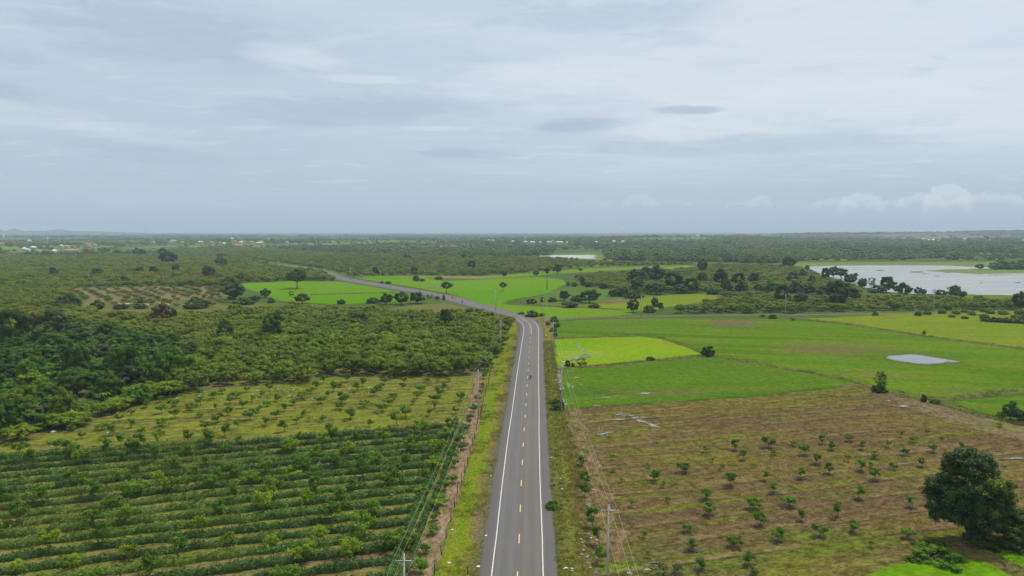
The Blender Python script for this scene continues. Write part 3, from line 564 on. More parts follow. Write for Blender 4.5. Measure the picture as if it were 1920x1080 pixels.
# low earth bunds between paddies
def bund(pts, w_=1.6, h_=.35, seed=0):
    L = smooth_line([G(x, y, 0) for x, y in pts], 1.6); r = np.random.default_rng(seed); N = normals(L); n = len(L)
    sc = 1 + .35 * np.sin(np.arange(n) * .7) * r.random(n); offs = [-w_, -w_ * .5, 0, w_ * .5, w_]; zz = [.02, .75, 1, .75, .02]
    V = [np.column_stack([L + N * (o + r.normal(0, .16, n))[:, None], .05 + h_ * z_ * sc * (.8 + .4 * r.random(n))]) for o, z_ in zip(offs, zz)]
    i = np.arange(n - 1); F = [np.stack([a * n + i, (a + 1) * n + i, (a + 1) * n + i + 1, a * n + i + 1], -1) for a in range(4)]
    tag(link('field_bund', raw_mesh('field_bund', np.concatenate(V), F, [M['bund']])), kind='structure'); return L
BUNDS = []
for i, (pts, w_, h_) in enumerate((
    ([(1043, 694), (1110, 688), (1180, 683), (1225, 677), (1300, 669), (1332, 667)], 1.5, .35), ([(1238, 634), (1290, 651), (1330, 667), (1390, 677), (1440, 686), (1530, 701), (1605, 717), (1650, 732), (1690, 740), (1740, 752), (1800, 768), (1860, 785), (1920, 797), (2100, 838)], 1.2, .4),
    ([(1039, 635), (1120, 632.5), (1200, 630), (1240, 635)], 1.4, .3), ([(1485, 597.5), (1560, 605), (1650, 618), (1750, 633), (1920, 655), (2250, 696)], 1.9, .5), ([(1740, 750), (1785, 748), (1850, 741), (1920, 731), (2200, 705)], 1.4, .35),
    ([(1840, 1034), (1875, 1050), (1905, 1072), (1940, 1095)], 1.0, .3), ([(575, 553.5), (640, 551.5), (740, 549)], 1.4, .5), ([(970, 563), (1000, 558), (1030, 552)], 1.5, .4))):
    BUNDS.append(bund(pts, w_, h_, i))

# ------------------------------------------------------------------ foliage
ICO_V = None
def ico():
    global ICO_V, ICO_F
    if ICO_V is None:
        bm = bmesh.new(); bmesh.ops.create_icosphere(bm, subdivisions=2, radius=1.0)
        ICO_V = np.array([v.co[:] for v in bm.verts]); ICO_F = np.array([[v.index for v in f.verts] for f in bm.faces]); bm.free()
    return ICO_V, ICO_F
def unit(v): return v / (np.linalg.norm(v, axis=-1, keepdims=True) + 1e-9)
def leaves(C, Nrm, size, tone, r, aspect=.62):
    """leaf-shaped quads at C facing roughly Nrm"""
    n = len(C); Nn = unit(Nrm + r.normal(0, .45, (n, 3))); t = unit(np.cross(Nn, r.normal(0, 1, (n, 3)))); b = np.cross(Nn, t)
    s = (size * r.uniform(.65, 1.3, n))[:, None]
    V = np.stack([C - t * s * .5, C + b * s * aspect * .5 - t * s * .05, C + t * s * .5 - Nn * s * .12, C - b * s * aspect * .5 - t * s * .05], 1).reshape(-1, 3)
    return V, np.arange(n * 4).reshape(n, 4), np.repeat(tone, 4)
def dome(r, n, rx, zb, zt, fill=.55, flat=1.0, waist=.45):
    """clump centres through a rounded crown, wider below the middle"""
    d = unit(r.normal(0, 1, (n, 3))); rad = r.uniform(fill, 1, n) ** .6
    ph = r.uniform(0, 6.28, 4); a = np.arctan2(d[:, 1], d[:, 0])
    lob = 1 + .16 * np.sin(2 * a + ph[0]) + .12 * np.sin(3 * a + ph[1] + 2 * d[:, 2]) + .08 * np.sin(5 * a + ph[2])
    z = zb + (zt - zb) * (waist + np.where(d[:, 2] > 0, (1 - waist), waist) * d[:, 2] * rad * flat)
    return np.column_stack([d[:, 0] * rad * rx * lob, d[:, 1] * rad * rx * lob, z])
def foliage(mb, r, C, cr, per, leaf, core=.72, tone=None, up=.35, squash=.8):
    k = len(C); cr = np.broadcast_to(cr, k) * r.uniform(.75, 1.25, k); ct = r.uniform(.15, .85, k) if tone is None else np.clip(tone + r.normal(0, .12, k), 0, 1)
    idx = np.repeat(np.arange(k), per); d = unit(r.normal(0, 1, (len(idx), 3)) + np.array([0, 0, up]))
    lump = 1 + .22 * np.sin(d[:, 0] * 4 + idx) * np.cos(d[:, 1] * 5 + idx * 2.1)
    p = C[idx] + d * (cr[idx] * r.uniform(.72, 1.12, len(idx)) * lump)[:, None] * np.array([1, 1, squash])
    V, F, T = leaves(p, d + np.array([0, 0, .35]), leaf, np.clip(ct[idx] + r.normal(0, .13, len(idx)), 0, 1), r); mb.add(V, F, T)
    if core:
        iv, fi = ico()
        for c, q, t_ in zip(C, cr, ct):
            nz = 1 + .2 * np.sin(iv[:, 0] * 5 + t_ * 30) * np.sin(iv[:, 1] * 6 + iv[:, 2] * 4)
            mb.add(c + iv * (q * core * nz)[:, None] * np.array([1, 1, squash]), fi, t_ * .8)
def limbs(mb, r, h, tips, rad, lean=0.0):
    fork = Vector((r.normal(0, .05) * h, r.normal(0, .05) * h, h))
    mb.tube([(0, 0, -.15), (fork.x * .3, fork.y * .4, h * .5), fork], [rad * 1.35, rad, rad * .85], 6)
    for t in tips:
        t = Vector(t); m = fork.lerp(t, .5) + Vector((r.normal(0, .06), r.normal(0, .06), r.normal(0, .05))) * (t - fork).length
        mb.tube([fork, m, t], [rad * .6, rad * .4, rad * .15], 5)

L = {}
L['sapling'] = leafmat('sapling_leaf', (.055, .14, .010), (.10, .20, .014), (.20, .30, .016), trans=.3)
L['sapling_pale'] = leafmat('sapling_pale_leaf', (.11, .20, .012), (.18, .28, .016), (.30, .36, .02), trans=.3)
L['sapling_dark'] = leafmat('sapling_dark_leaf', (.045, .125, .010), (.085, .185, .013), (.15, .27, .02), trans=.25)
L['orchard'] = leafmat('orchard_leaf', (.065, .13, .008), (.13, .205, .011), (.22, .29, .015), yellow=(.175, .215, .014), ynear=(232, 285), ysc=.011, ylo=.40, yhi=.56, ymax=.85)
L['orchard_olive'] = leafmat('orchard_olive_leaf', (.08, .14, .012), (.135, .195, .014), (.22, .28, .018), yellow=(.19, .23, .015), ynear=(232, 285), ysc=.02, ylo=.42, yhi=.62, ymax=.75)
L['dark'] = leafmat('dark_tree_leaf', (.028, .062, .009), (.052, .098, .014), (.10, .16, .022), trans=.2, spec=.05)
L['mid'] = leafmat('mid_tree_leaf', (.036, .08, .011), (.06, .12, .014), (.11, .18, .02), trans=.2)
L['jungle'] = leafmat('thicket_leaf', (.04, .11, .008), (.07, .16, .010), (.13, .22, .012), trans=.25)
L['lime'] = leafmat('lime_thicket_leaf', (.09, .17, .008), (.15, .23, .010), (.24, .28, .014), trans=.25)
L['brownleaf'] = leafmat('brownish_leaf', (.07, .055, .02), (.12, .085, .03), (.16, .13, .04), trans=.15)
L['grey'] = leafmat('grey_green_leaf', (.045, .075, .02), (.07, .105, .026), (.11, .15, .04), trans=.2)
L['far'] = leafmat('woodland_leaf', (.042, .088, .014), (.08, .14, .020), (.145, .21, .028), yellow=(.16, .19, .03), ysc=.004, ylo=.42, yhi=.60, ymax=.8, trans=.1)
L['crop'] = leafmat('crop_leaf', (.038, .088, .015), (.074, .145, .025), (.145, .23, .042), yellow=(.13, .17, .024), ysc=.025, ylo=.48, yhi=.66, ymax=.6)
L['crop_blue'] = leafmat('blue_green_crop_leaf', (.04, .105, .014), (.066, .15, .020), (.12, .23, .035))
L['grass'] = leafmat('grass_blade', (.11, .12, .014), (.14, .155, .014), (.18, .185, .02), yellow=(.16, .115, .045), ysc=.05, ylo=.5, yhi=.65)
L['weed'] = leafmat('weed_leaf', (.045, .115, .012), (.075, .155, .014), (.12, .21, .02), spec=.03)

def proto_tree(key, seed, mat, rx, zb, zt, ncl, per, leaf, cr, trunk_h, trunk_r, core=.72, flat=1.0, trunkmat='wood', waist=.45, fill=.55, squash=.8, spikes=0):
    """(crown mesh, trunk mesh, merged mesh) for one grown tree form"""
    r = np.random.default_rng(seed); C = dome(r, ncl, rx - cr * .6, zb + cr * .5, zt - cr * .5, fill, flat, waist)
    if spikes:
        k = r.choice(len(C), spikes, replace=False); C = np.concatenate([C, C[k] * np.array([1.22, 1.22, 1.0]) + [0, 0, cr * .4]])
    crn = MB(); foliage(crn, r, C, cr, per, leaf, core, squash=squash); me_c = crn.mesh(key + '_crown', L[mat])
    tips = C[r.choice(len(C), min(6, len(C)), replace=False)]
    tr = MB(); limbs(tr, r, trunk_h, tips, trunk_r); me_t = tr.mesh(key + '_trunk', M[trunkmat])
    return me_c, me_t
def merged(name, me_c, me_t, mats):
    bm = bmesh.new(); bm.from_mesh(me_c); n = len(bm.faces)
    if me_t: bm.from_mesh(me_t)
    bm.faces.ensure_lookup_table()
    for f in bm.faces[n:]: f.material_index = 1
    me = bpy.data.meshes.new(name); bm.to_mesh(me); bm.free()
    for m_ in mats: me.materials.append(m_)
    return me
class Kind:
    def __init__(s, key, variants): s.key = key; s.v = variants; s.first = {}
def place(kind, name, x, y, z, rz, sc, label, cat, group=None, var=None):
    """thing = Empty at the base > trunk, crown; repeats are copies of the first of each form"""
    i = int(rng.integers(len(kind.v))) if var is None else var % len(kind.v)
    ky = (name, i)
    if ky not in kind.first:
        e = empty(name, (x, y, z), rz, sc); kids = [link('crown', kind.v[i][0], e)]
        if kind.v[i][1]: kids.append(link('trunk', kind.v[i][1], e))
        kind.first[ky] = (e, kids)
    else:
        e0, kids = kind.first[ky]; e = copy_tree(e0, kids, (x, y, z), rz, sc)
    for k in ('group',):
        if k in e: del e[k]
    return tag(e, label, cat, group)
sap = lambda key, mat, base: Kind(key, [proto_tree(key, base + i, mat, [1.7, 1.5, 1.85, 1.3][i % 4], [.9, 1.0, .8, 1.1][i % 4], [3.2, 3.4, 2.8, 3.6][i % 4], [13, 10, 15, 9][i % 4], 62, .30, .55, .95, .075, core=.45, waist=.5, fill=.6, spikes=3, squash=.75) for i in range(4)])
K_sap = sap('young_tree', 'sapling', 10); K_pale = sap('young_tree', 'sapling_pale', 20); K_dk = sap('young_tree', 'sapling_dark', 30)
K_orch = Kind('orchard_tree', [proto_tree('orchard_tree', 50 + i, 'orchard', 3.9 + .3 * (i % 3), 1.3, 5.0 + .4 * (i % 2), 44, 52, .42, .92, 1.5, .17, core=.62, waist=.42, spikes=4) for i in range(5)])
K_oliv = Kind('orchard_tree', [proto_tree('orchard_tree', 60 + i, 'orchard_olive', 3.6 + .3 * (i % 3), 1.1, 4.6 + .4 * (i % 2), 40, 50, .42, .88, 1.3, .17, core=.6, waist=.42, spikes=4) for i in range(3)])
def big(key, mat, seed, n=3, rx=5.0, zb=1.0, zt=10.0, ncl=66, per=56, leaf=.50, cr=1.15, th=2.4, tr=.28, **kw):
    return Kind(key, [proto_tree(key, seed + i, mat, rx, zb, zt, ncl, per, leaf, cr, th, tr, spikes=6, **kw) for i in range(n)])
K = {
 'dark': big('dark_tree', 'dark', 100), 'mid': big('green_tree', 'mid', 110), 'grey': big('grey_tree', 'grey', 120), 'brown': big('brown_tree', 'brownleaf', 130, n=1),
 'bush': big('bush', 'dark', 140, rx=5.0, zb=-.6, zt=7.0, ncl=54, waist=.3), 'greenbush': big('bush', 'mid', 150, rx=5.0, zb=-.6, zt=7.0, ncl=54, waist=.3),
 'jungle': big('thicket_tree', 'jungle', 160, rx=5.2, zb=-.4, zt=9.0, ncl=73, waist=.35, n=4), 'lime': big('thicket_tree', 'lime', 170, rx=5.2, zb=-.4, zt=8.0, ncl=70, waist=.35, n=2),
 'umbrella': big('umbrella_tree', 'mid', 180, n=1, rx=6.2, zb=3.4, zt=10.5, ncl=73, cr=1.05, th=3.6, waist=.25), 'standard': big('standard_tree', 'mid', 190, n=2, rx=4.6, zb=3.2, zt=10, ncl=48, cr=1.0, th=3.6, core=.6),
 'sparse': big('sparse_tree', 'grey', 200, n=2, rx=4.2, zb=1.0, zt=10, ncl=26, cr=1.1, th=3.0, core=0, per=70, leaf=.42), 'weed': big('shrub', 'weed', 210, rx=2.5, zb=-.3, zt=2.6, ncl=40, per=60, leaf=.27, cr=.5, th=.8, tr=.06, waist=.25, n=3),
 'nearbush': big('bush', 'dark', 220, rx=2.5, zb=-.3, zt=2.6, ncl=44, per=70, leaf=.27, cr=.55, th=.8, tr=.06, waist=.25, n=2), 'neargrey': big('shrub', 'grey', 230, rx=2.5, zb=-.2, zt=2.6, ncl=26, per=60, leaf=.24, cr=.5, th=.9, tr=.05, waist=.4, core=0, n=1),
}
# ---- instanced stuff: one object whose geometry nodes put tree forms on its points
def scatter(name, pts, rot, scl, idx, protos, label, cat, kind='stuff'):
    coll = bpy.data.collections.new(name + '_forms')
    for i, me in enumerate(protos):
        o = bpy.data.objects.new('%s_form_%s' % (name, 'abcdefghijklmnop'[i]), me); coll.objects.link(o)
    me = bpy.data.meshes.new(name); me.vertices.add(len(pts)); me.vertices.foreach_set('co', np.asarray(pts, np.float32).ravel())
    a = me.attributes.new('spin', 'FLOAT', 'POINT'); a.data.foreach_set('value', np.asarray(rot, np.float32))
    a = me.attributes.new('size', 'FLOAT_VECTOR', 'POINT'); a.data.foreach_set('vector', np.asarray(scl, np.float32).ravel())
    a = me.attributes.new('form', 'INT', 'POINT'); a.data.foreach_set('value', np.asarray(idx, np.int32))
    o = link(name, me); ng = bpy.data.node_groups.new(name, 'GeometryNodeTree')
    ng.interface.new_socket('Geometry', in_out='INPUT', socket_type='NodeSocketGeometry'); ng.interface.new_socket('Geometry', in_out='OUTPUT', socket_type='NodeSocketGeometry')
    gi = ng.nodes.new('NodeGroupInput'); go = ng.nodes.new('NodeGroupOutput'); ip = ng.nodes.new('GeometryNodeInstanceOnPoints'); ci = ng.nodes.new('GeometryNodeCollectionInfo')
    ci.inputs['Collection'].default_value = coll; ci.inputs['Separate Children'].default_value = True; ci.inputs['Reset Children'].default_value = True
    def att(nm, ty):
        n = ng.nodes.new('GeometryNodeInputNamedAttribute'); n.data_type = ty; n.inputs['Name'].default_value = nm; return n.outputs[0]
    cx = ng.nodes.new('ShaderNodeCombineXYZ'); ng.links.new(att('spin', 'FLOAT'), cx.inputs[2])
    ng.links.new(gi.outputs[0], ip.inputs['Points']); ng.links.new(ci.outputs[0], ip.inputs['Instance']); ip.inputs['Pick Instance'].default_value = True
    ng.links.new(att('form', 'INT'), ip.inputs['Instance Index']); ng.links.new(cx.outputs[0], ip.inputs['Rotation']); ng.links.new(att('size', 'FLOAT_VECTOR'), ip.inputs['Scale'])
    ng.links.new(ip.outputs[0], go.inputs[0]); md = o.modifiers.new('scatter', 'NODES'); md.node_group = ng
    return tag(o, label, cat, None, kind)

def grid_pts(x0, x1, y0, y1, sx, sy, th, jit, r):
    """planting grid turned by th"""
    c, s = math.cos(th), math.sin(th); cx, cy = (x0 + x1) / 2, (y0 + y1) / 2; Rr = np.hypot(x1 - x0, y1 - y0) / 2
    u, v = np.meshgrid(np.arange(-Rr, Rr, sx), np.arange(-Rr, Rr, sy)); u = u.ravel() + r.normal(0, jit, u.size); v = v.ravel() + r.normal(0, jit, v.size)
    X = cx + u * c - v * s; Y = cy + u * s + v * c; k = (X > x0) & (X < x1) & (Y > y0) & (Y < y1); return X[k], Y[k]

# ---- crop rows (dense, low, continuous hedges)
def in_field(x, y, poly): px, py = P(x, y, 0); return inpoly(px, py, poly)
def hedge(name, cx, cy, wid, hgt, mat, seed, dens=26, leaf=.27):
    """leafy row along points cx,cy"""
    r = np.random.default_rng(seed); L_ = np.column_stack([cx, cy]); N = normals(L_); n = len(L_)
    w_ = wid * (1 + .22 * np.sin(np.arange(n) * .9 + seed) + r.normal(0, .1, n)); h_ = hgt * (1 + .2 * np.sin(np.arange(n) * .6 + 2 * seed) + r.normal(0, .1, n))
    mb = MB(); ks = np.linspace(0, math.pi, 7); V = []
    for k in ks: V.append(np.column_stack([L_ + N * (-np.cos(k) * w_ * .42)[:, None], .05 + np.maximum(0, np.sin(k)) ** .6 * h_ * .82]))
    i = np.arange(n - 1); mb.add(np.concatenate(V), [np.stack([a * n + i, (a + 1) * n + i, (a + 1) * n + i + 1, a * n + i + 1], -1) for a in range(6)], .25)
    seg = np.hypot(*np.diff(L_, axis=0).T).sum(); m = int(seg * dens * (wid + hgt)); t = r.uniform(0, n - 1.001, m); j = t.astype(int); f = (t - j)[:, None]
    p = L_[j] * (1 - f) + L_[j + 1] * f; nn = N[j]; a = r.uniform(.05, math.pi - .05, m); off0 = a
    lump = 1 + .16 * np.sin(t * 2.3 + seed) + .14 * np.sin(t * 5.1) + .10 * np.sin(t * 9.7 + off0 * 3) + r.normal(0, .12, m)
    off = -np.cos(a) * w_[j] * .5 * lump; z = .06 + np.sin(a) ** .7 * h_[j] * lump
    D = np.column_stack([nn * (-np.cos(a))[:, None], np.sin(a) + .3])
    pt = .45 + .22 * np.sin(t * 1.7 + seed) + r.normal(0, .26, m)
    Vv, Ff, T = leaves(np.column_stack([p + nn * off[:, None], z]), D, leaf, np.clip(pt, 0, 1), r, .5); mb.add(Vv, Ff, T)
    return mb.build(name, L[mat])
cropB = [(-260, 880), (0, 862), (50, 846), (330, 832), (560, 818), (850, 797), (835, 850), (800, 930), (745, 1050), (716, 1110), (660, 1210), (-900, 1300)]
row_n = 0
for k in range(-14, 26):
    y0 = 118 + k * 4.25; xs = np.arange(-170, 4, .8); ys = y0 + (xs + 45) * math.tan(TH); ys = ys + .25 * np.sin(xs * .11 + k)
    ok = in_field(xs, ys, cropB)
    if ok.sum() < 12: continue
    i0 = np.where(ok)[0][0]; i1_ = np.where(ok)[0][-1]; o = hedge('crop_row', xs[i0:i1_ + 1], ys[i0:i1_ + 1], 1.7, .9 + .12 * math.sin(k * 1.3), 'crop', 300 + k, 26, .36); row_n += 1
    tag(o, 'low dense green crop row, ' + ('among the upper rows below the olive grass field' if k > 11 else 'among the middle rows' if k > 3 else 'among the nearest rows at the bottom edge'), 'crop row', 'crop rows across the left foreground field')
for i, (a, b, lab) in enumerate((((856, 792), (722, 1100), 'wider left hand one of the two long blue green hedges'), ((868, 800), (744, 1110), 'narrower right hand one of the two long blue green hedges'))):
    A = np.array(G(*a, 0)); B = np.array(G(*b, 0)); B = B + (B - A) * .25; t = np.linspace(0, 1, 90); Q = A + (B - A) * t[:, None]
    o = hedge('long_hedge', Q[:, 0] + .15 * np.sin(t * 20), Q[:, 1], [1.4, .85][i], [1.1, .8][i], 'crop_blue', 400 + i, 30, .36); tag(o, lab, 'hedge')

# ---- young trees on the planting lattice
lat_a = R(1.5); occ = []
def lattice(poly, sy, sx=6.0, y0=85, y1=222, x0=-150, x1=0, skew=math.tan(R(14.5)), jx=.28, jy=.4, keep=.9, seed=0, phase=(0, 0)):
    r = np.random.default_rng(seed); out = []
    for i in range(int(x0 / sx), int(x1 / sx) + 1):
        for j in range(0, int((y1 - y0) / sy) + 30):
            y = y0 - 40 + j * sy; x = i * sx + y * math.tan(lat_a) + phase[0]; y += x * skew + 6 + phase[1]
            x += r.normal(0, jx); y += r.normal(0, jy)
            if r.random() < keep: out.append((x, y))
    A = np.array(out); k = in_field(A[:, 0], A[:, 1], poly); return A[k]
front_saps = lattice([(-120, 890), (0, 856), (50, 842), (330, 828), (560, 815), (850, 796), (830, 850), (795, 930), (740, 1050), (712, 1110), (640, 1180), (-160, 1180)], 6.4, keep=.82, seed=3)
r_ = np.random.default_rng(5)
for (x, y) in front_saps:
    px, py = P(x, y)
    if px < -70 or px > 1990: continue
    u = r_.random(); kd, lb = (K_pale, 'pale lime young tree above the crop rows') if u < .3 else (K_sap, 'fresh green young tree among the crop rows') if u < .85 else (K_dk, 'darker young tree among the crop rows')
    s = r_.uniform(.66, 1.12); place(kd, 'young_tree', x, y, .05, r_.uniform(0, 6.28), (s * r_.uniform(.9, 1.1), s, s * r_.uniform(.85, 1.15)), lb + ', ' + ('small, ' if s < .87 else 'large, ' if s > 1.07 else '') + ('near the bottom edge' if py > 1020 else 'beside the long blue green hedges' if px > 720 - (py - 900) * .3 else 'in the uppermost rows' if py < 880 else 'near the left edge' if px < 220 else 'mid field'), 'young tree', 'young trees planted among the crop rows')
pale_saps = lattice([(55, 832), (110, 812), (215, 780), (315, 746), (365, 737), (560, 724), (612, 712), (768, 710), (870, 708), (868, 760), (850, 790), (560, 810), (330, 825), (60, 838)], 6.3, keep=.86, seed=4, y0=120, y1=260)
for (x, y) in pale_saps:
    px, py = P(x, y)
    if px < -60: continue
    s = r_.uniform(.5, .98) * (1.0 if px > 450 else .9); place(K_sap if r_.random() < .75 else K_dk, 'young_tree', x, y, .05, r_.uniform(0, 6.28), (s * 1.05, s * 1.05, s * .92),
          '%s young tree in the olive grass field, %s' % ('smallest' if s < .64 else 'larger' if s > .84 else 'small', 'along the orchard edge' if py < 735 else 'beside the crop rows' if py > 785 else 'toward the fence side' if px > 700 else 'centre of the field' if px > 420 else 'left narrow end of the field'), 'young tree', 'young trees in the olive grass field')
V1 = orchard_edge + [(922, 688), (930, 666), (943, 642), (955, 614), (961, 600), (958, 592), (934, 587), (915, 582), (880, 582), (845, 580), (825, 590), (780, 582), (730, 577), (640, 574), (560, 571), (520, 570), (440, 575), (420, 582), (240, 586), (150, 578), (0, 578), (-400, 580)]
V1b = [(-500, 580), (140, 580), (150, 573), (128, 550), (150, 540), (262, 537), (424, 538), (446, 531), (560, 526), (640, 527), (648, 523), (600, 507), (560, 502), (515, 499), (470, 491), (440, 483), (300, 479), (60, 482), (-500, 486)]
V2 = [(490, 489), (560, 498), (618, 506), (640, 514), (655, 518), (780, 516), (900, 517), (1000, 511), (1060, 503), (1130, 500), (1300, 496), (1330, 492), (1120, 489), (1000, 484), (760, 480), (600, 474), (430, 462), (300, 466), (320, 478), (430, 482)]
V3 = [(1090, 536), (1062, 526), (1060, 519), (1100, 513), (1180, 508), (1240, 506), (1300, 501), (1345, 495), (1480, 497), (1520, 508), (1560, 524), (1600, 540), (1660, 553), (1780, 560), (1920, 560), (2400, 562), (2400, 576), (1920, 579), (1700, 584), (1480, 587.5), (1235, 588), (1228, 584), (1290, 573), (1340, 562), (1385, 552), (1300, 549), (1240, 550), (1180, 549), (1135, 540)]
def in_orchard(px, py): a = np.array([px]); b = np.array([py]); return bool(inpoly(a, b, V1)[0] | inpoly(a, b, V1b)[0] | inpoly(a, b, V2)[0] | inpoly(a, b, V3)[0])
def px_tree(kd, name, px, py, hpx, wpx, nomh, nomw, label, cat, group=None, var=None, z=.06, sink=0.0):
    x, y = G(px, py); up = 0.0
    if (hpx > 9 and y < 1000 and py < 660 and in_orchard(px, py - 1.5) and in_orchard(px, py + 3)) or name == 'thicket_tree': up = 3.0; x, y = G(px, py, up)     # the foot stands hidden behind the canopy
    zz = float(H(x, y)) + z; dep = (y * cp + (CAMH - zz) * sp); h = hpx * dep / FPX + up; w_ = wpx * dep / FPX
    sz = h / nomh; sx = w_ / nomw
    return place(kd, name, x, y, zz - sink, float(rng.uniform(0, 6.28)), (sx, sx, sz), label, cat, group, var)
# roadside row on the reddish strip: (x, y of base, height, width) in a 3x zoom from (640, 720)
for (x, y, h, w_) in ((445, 1070, 85, 100), (472, 955, 50, 62), (510, 852, 48, 88), (532, 770, 48, 55), (556, 690, 62, 105), (585, 598, 50, 62), (625, 560, 58, 52), (635, 470, 48, 60), (656, 425, 42, 60), (672, 372, 42, 80), (690, 328, 52, 90), (706, 275, 36, 60), (724, 232, 58, 66), (745, 158, 40, 44), (752, 140, 30, 40), (768, 98, 32, 42), (788, 60, 30, 40), (792, 18, 24, 40), (801, -30, 30, 42), (812, -62, 34, 44)):
    px_tree(K_dk if (x + y) % 3 else K_sap, 'young_tree', 640 + x / 3, 720 + y / 3, h / 3, w_ / 3, 3.2, 2.9, 'young roadside tree on the reddish soil strip beside the dark fence posts', 'young tree', 'young trees along the reddish soil strip')
for (x, y, h, w_) in ((1352, 462, 55, 62), (1372, 575, 82, 66), (1370, 632, 72, 66), (1412, 808, 105, 92), (1450, 905, 96, 82), (1462, 1005, 90, 78)):
    px_tree(K_dk if y < 1000 else K_sap, 'young_tree', 640 + x / 3, 720 + y / 3, h / 3, w_ / 3, 3.2, 2.9, 'dark leafy young tree beside the soil track near the front power pole', 'young tree', 'young trees along the soil track right of the road')
sap_r = [(133, 385, 40), (297, 375, 60), (343, 430, 60), (483, 360, 75), (514, 400, 35), (620, 350, 42), (688, 402, 65), (785, 340, 50), (836, 372, 50), (752, 452, 62), (937, 325, 48), (1010, 372, 50), (926, 435, 40), (1082, 422, 50), (1083, 545, 72), (1005, 490, 62), (1058, 472, 40), (822, 508, 65), (662, 535, 62), (455, 545, 55), (397, 472, 32), (222, 485, 42), (266, 575, 85), (18, 502, 55), (130, 652, 72), (150, 740, 82), (400, 706, 82), (437, 798, 78), (600, 692, 72), (518, 615, 58), (670, 775, 62), (873, 748, 82), (990, 650, 72), (770, 858, 85), (960, 835, 68), (538, 885, 78), (288, 918, 78), (52, 940, 68), (103, 1050, 76), (372, 1020, 76), (400, 1082, 52), (25, 835, 58), (1262, 868, 66), (1293, 700, 62), (1225, 300, 42), (1297, 330, 44), (1155, 358, 44), (1250, 404, 52), (1408, 388, 50), (1375, 288, 34), (1458, 320, 28), (1567, 374, 48), (1345, 468, 52), (1187, 484, 46), (1778, 245, 34), (1060, 920, 40), (168, 440, 30)]
for q, (x, y, h) in enumerate(sap_r + [(x - 640 * 1 + 0 - 640, y, h) for (x, y, h) in ()]):
    kd = K_pale if h < 46 else (K_dk if q % 2 else K_sap); tall = h >= 60
    px_tree(kd, 'young_tree', 1280 + x / 3, 720 + y / 3, h / 3, h * .9 / 3, 3.3, 3.0, 'taller dark leaved young tree on the brown pasture right of the road' if tall else 'small pale young tree on the brown pasture right of the road', 'young tree', 'taller young trees on the brown pasture' if tall else 'smaller young trees on the brown pasture')
for (x, y, h) in ((1525, 430, 40), (1765, 548, 80), (1530, 497, 32), (1573, 558, 36), (1808, 585, 40), (1632, 692, 48), (1838, 672, 44), (1700, 866, 50), (1918, 500, 66), (1730, 980, 42), (1730, 475, 32)):
    px_tree(K_pale if h < 60 else K_dk, 'young_tree', 640 + x / 3, 720 + y / 3, h / 3, h * .9 / 3, 3.3, 3.0, 'taller dark leaved young tree on the brown pasture right of the road' if h >= 60 else 'small pale young tree on the brown pasture right of the road', 'young tree', 'taller young trees on the brown pasture' if h >= 60 else 'smaller young trees on the brown pasture')
# ash-grey piles of cut brush at the foot of the pasture trees
mb = MB(); r = np.random.default_rng(77)
for i in range(46):
    a = r.uniform(0, 6.28); d = r.uniform(0, .75); p = np.array([math.cos(a) * d, math.sin(a) * d * .6, r.uniform(.03, .28 * (1 - d))]); q = r.normal(0, .34, 3) * [1, 1, .25]
    mb.tube([p - q, p + q], [.02, .012], 4, cap=False)
for i in range(26):
    a = r.uniform(0, 6.28); d = r.uniform(0, .8); mb.box((math.cos(a) * d, math.sin(a) * d * .6, .05), (r.uniform(.06, .2), r.uniform(.05, .15), .09), ((0, 0, 1), r.uniform(0, 3)), .7)
bp_me = mb.mesh('brush_pile', simple('dead_brush', (.17, .145, .12), .95, .6, 7)); bp0 = None
for (x, y, h) in sap_r:
    if h < 48: continue
    X, Y = G(1280 + x / 3 - 2, 720 + y / 3 + 1.0); s = r_.uniform(.8, 1.35)
    if bp0 is None: o = bp0 = link('brush_pile', bp_me)
    else: o = bp0.copy(); COL.objects.link(o)
    o.location = (X, Y, .08); o.rotation_euler = (0, 0, r_.uniform(-.3, .3)); o.scale = (s, s, s); tag(o, 'grey pile of cut twigs and clods at the foot of a young pasture tree', 'brush pile', 'brush piles under the pasture trees')

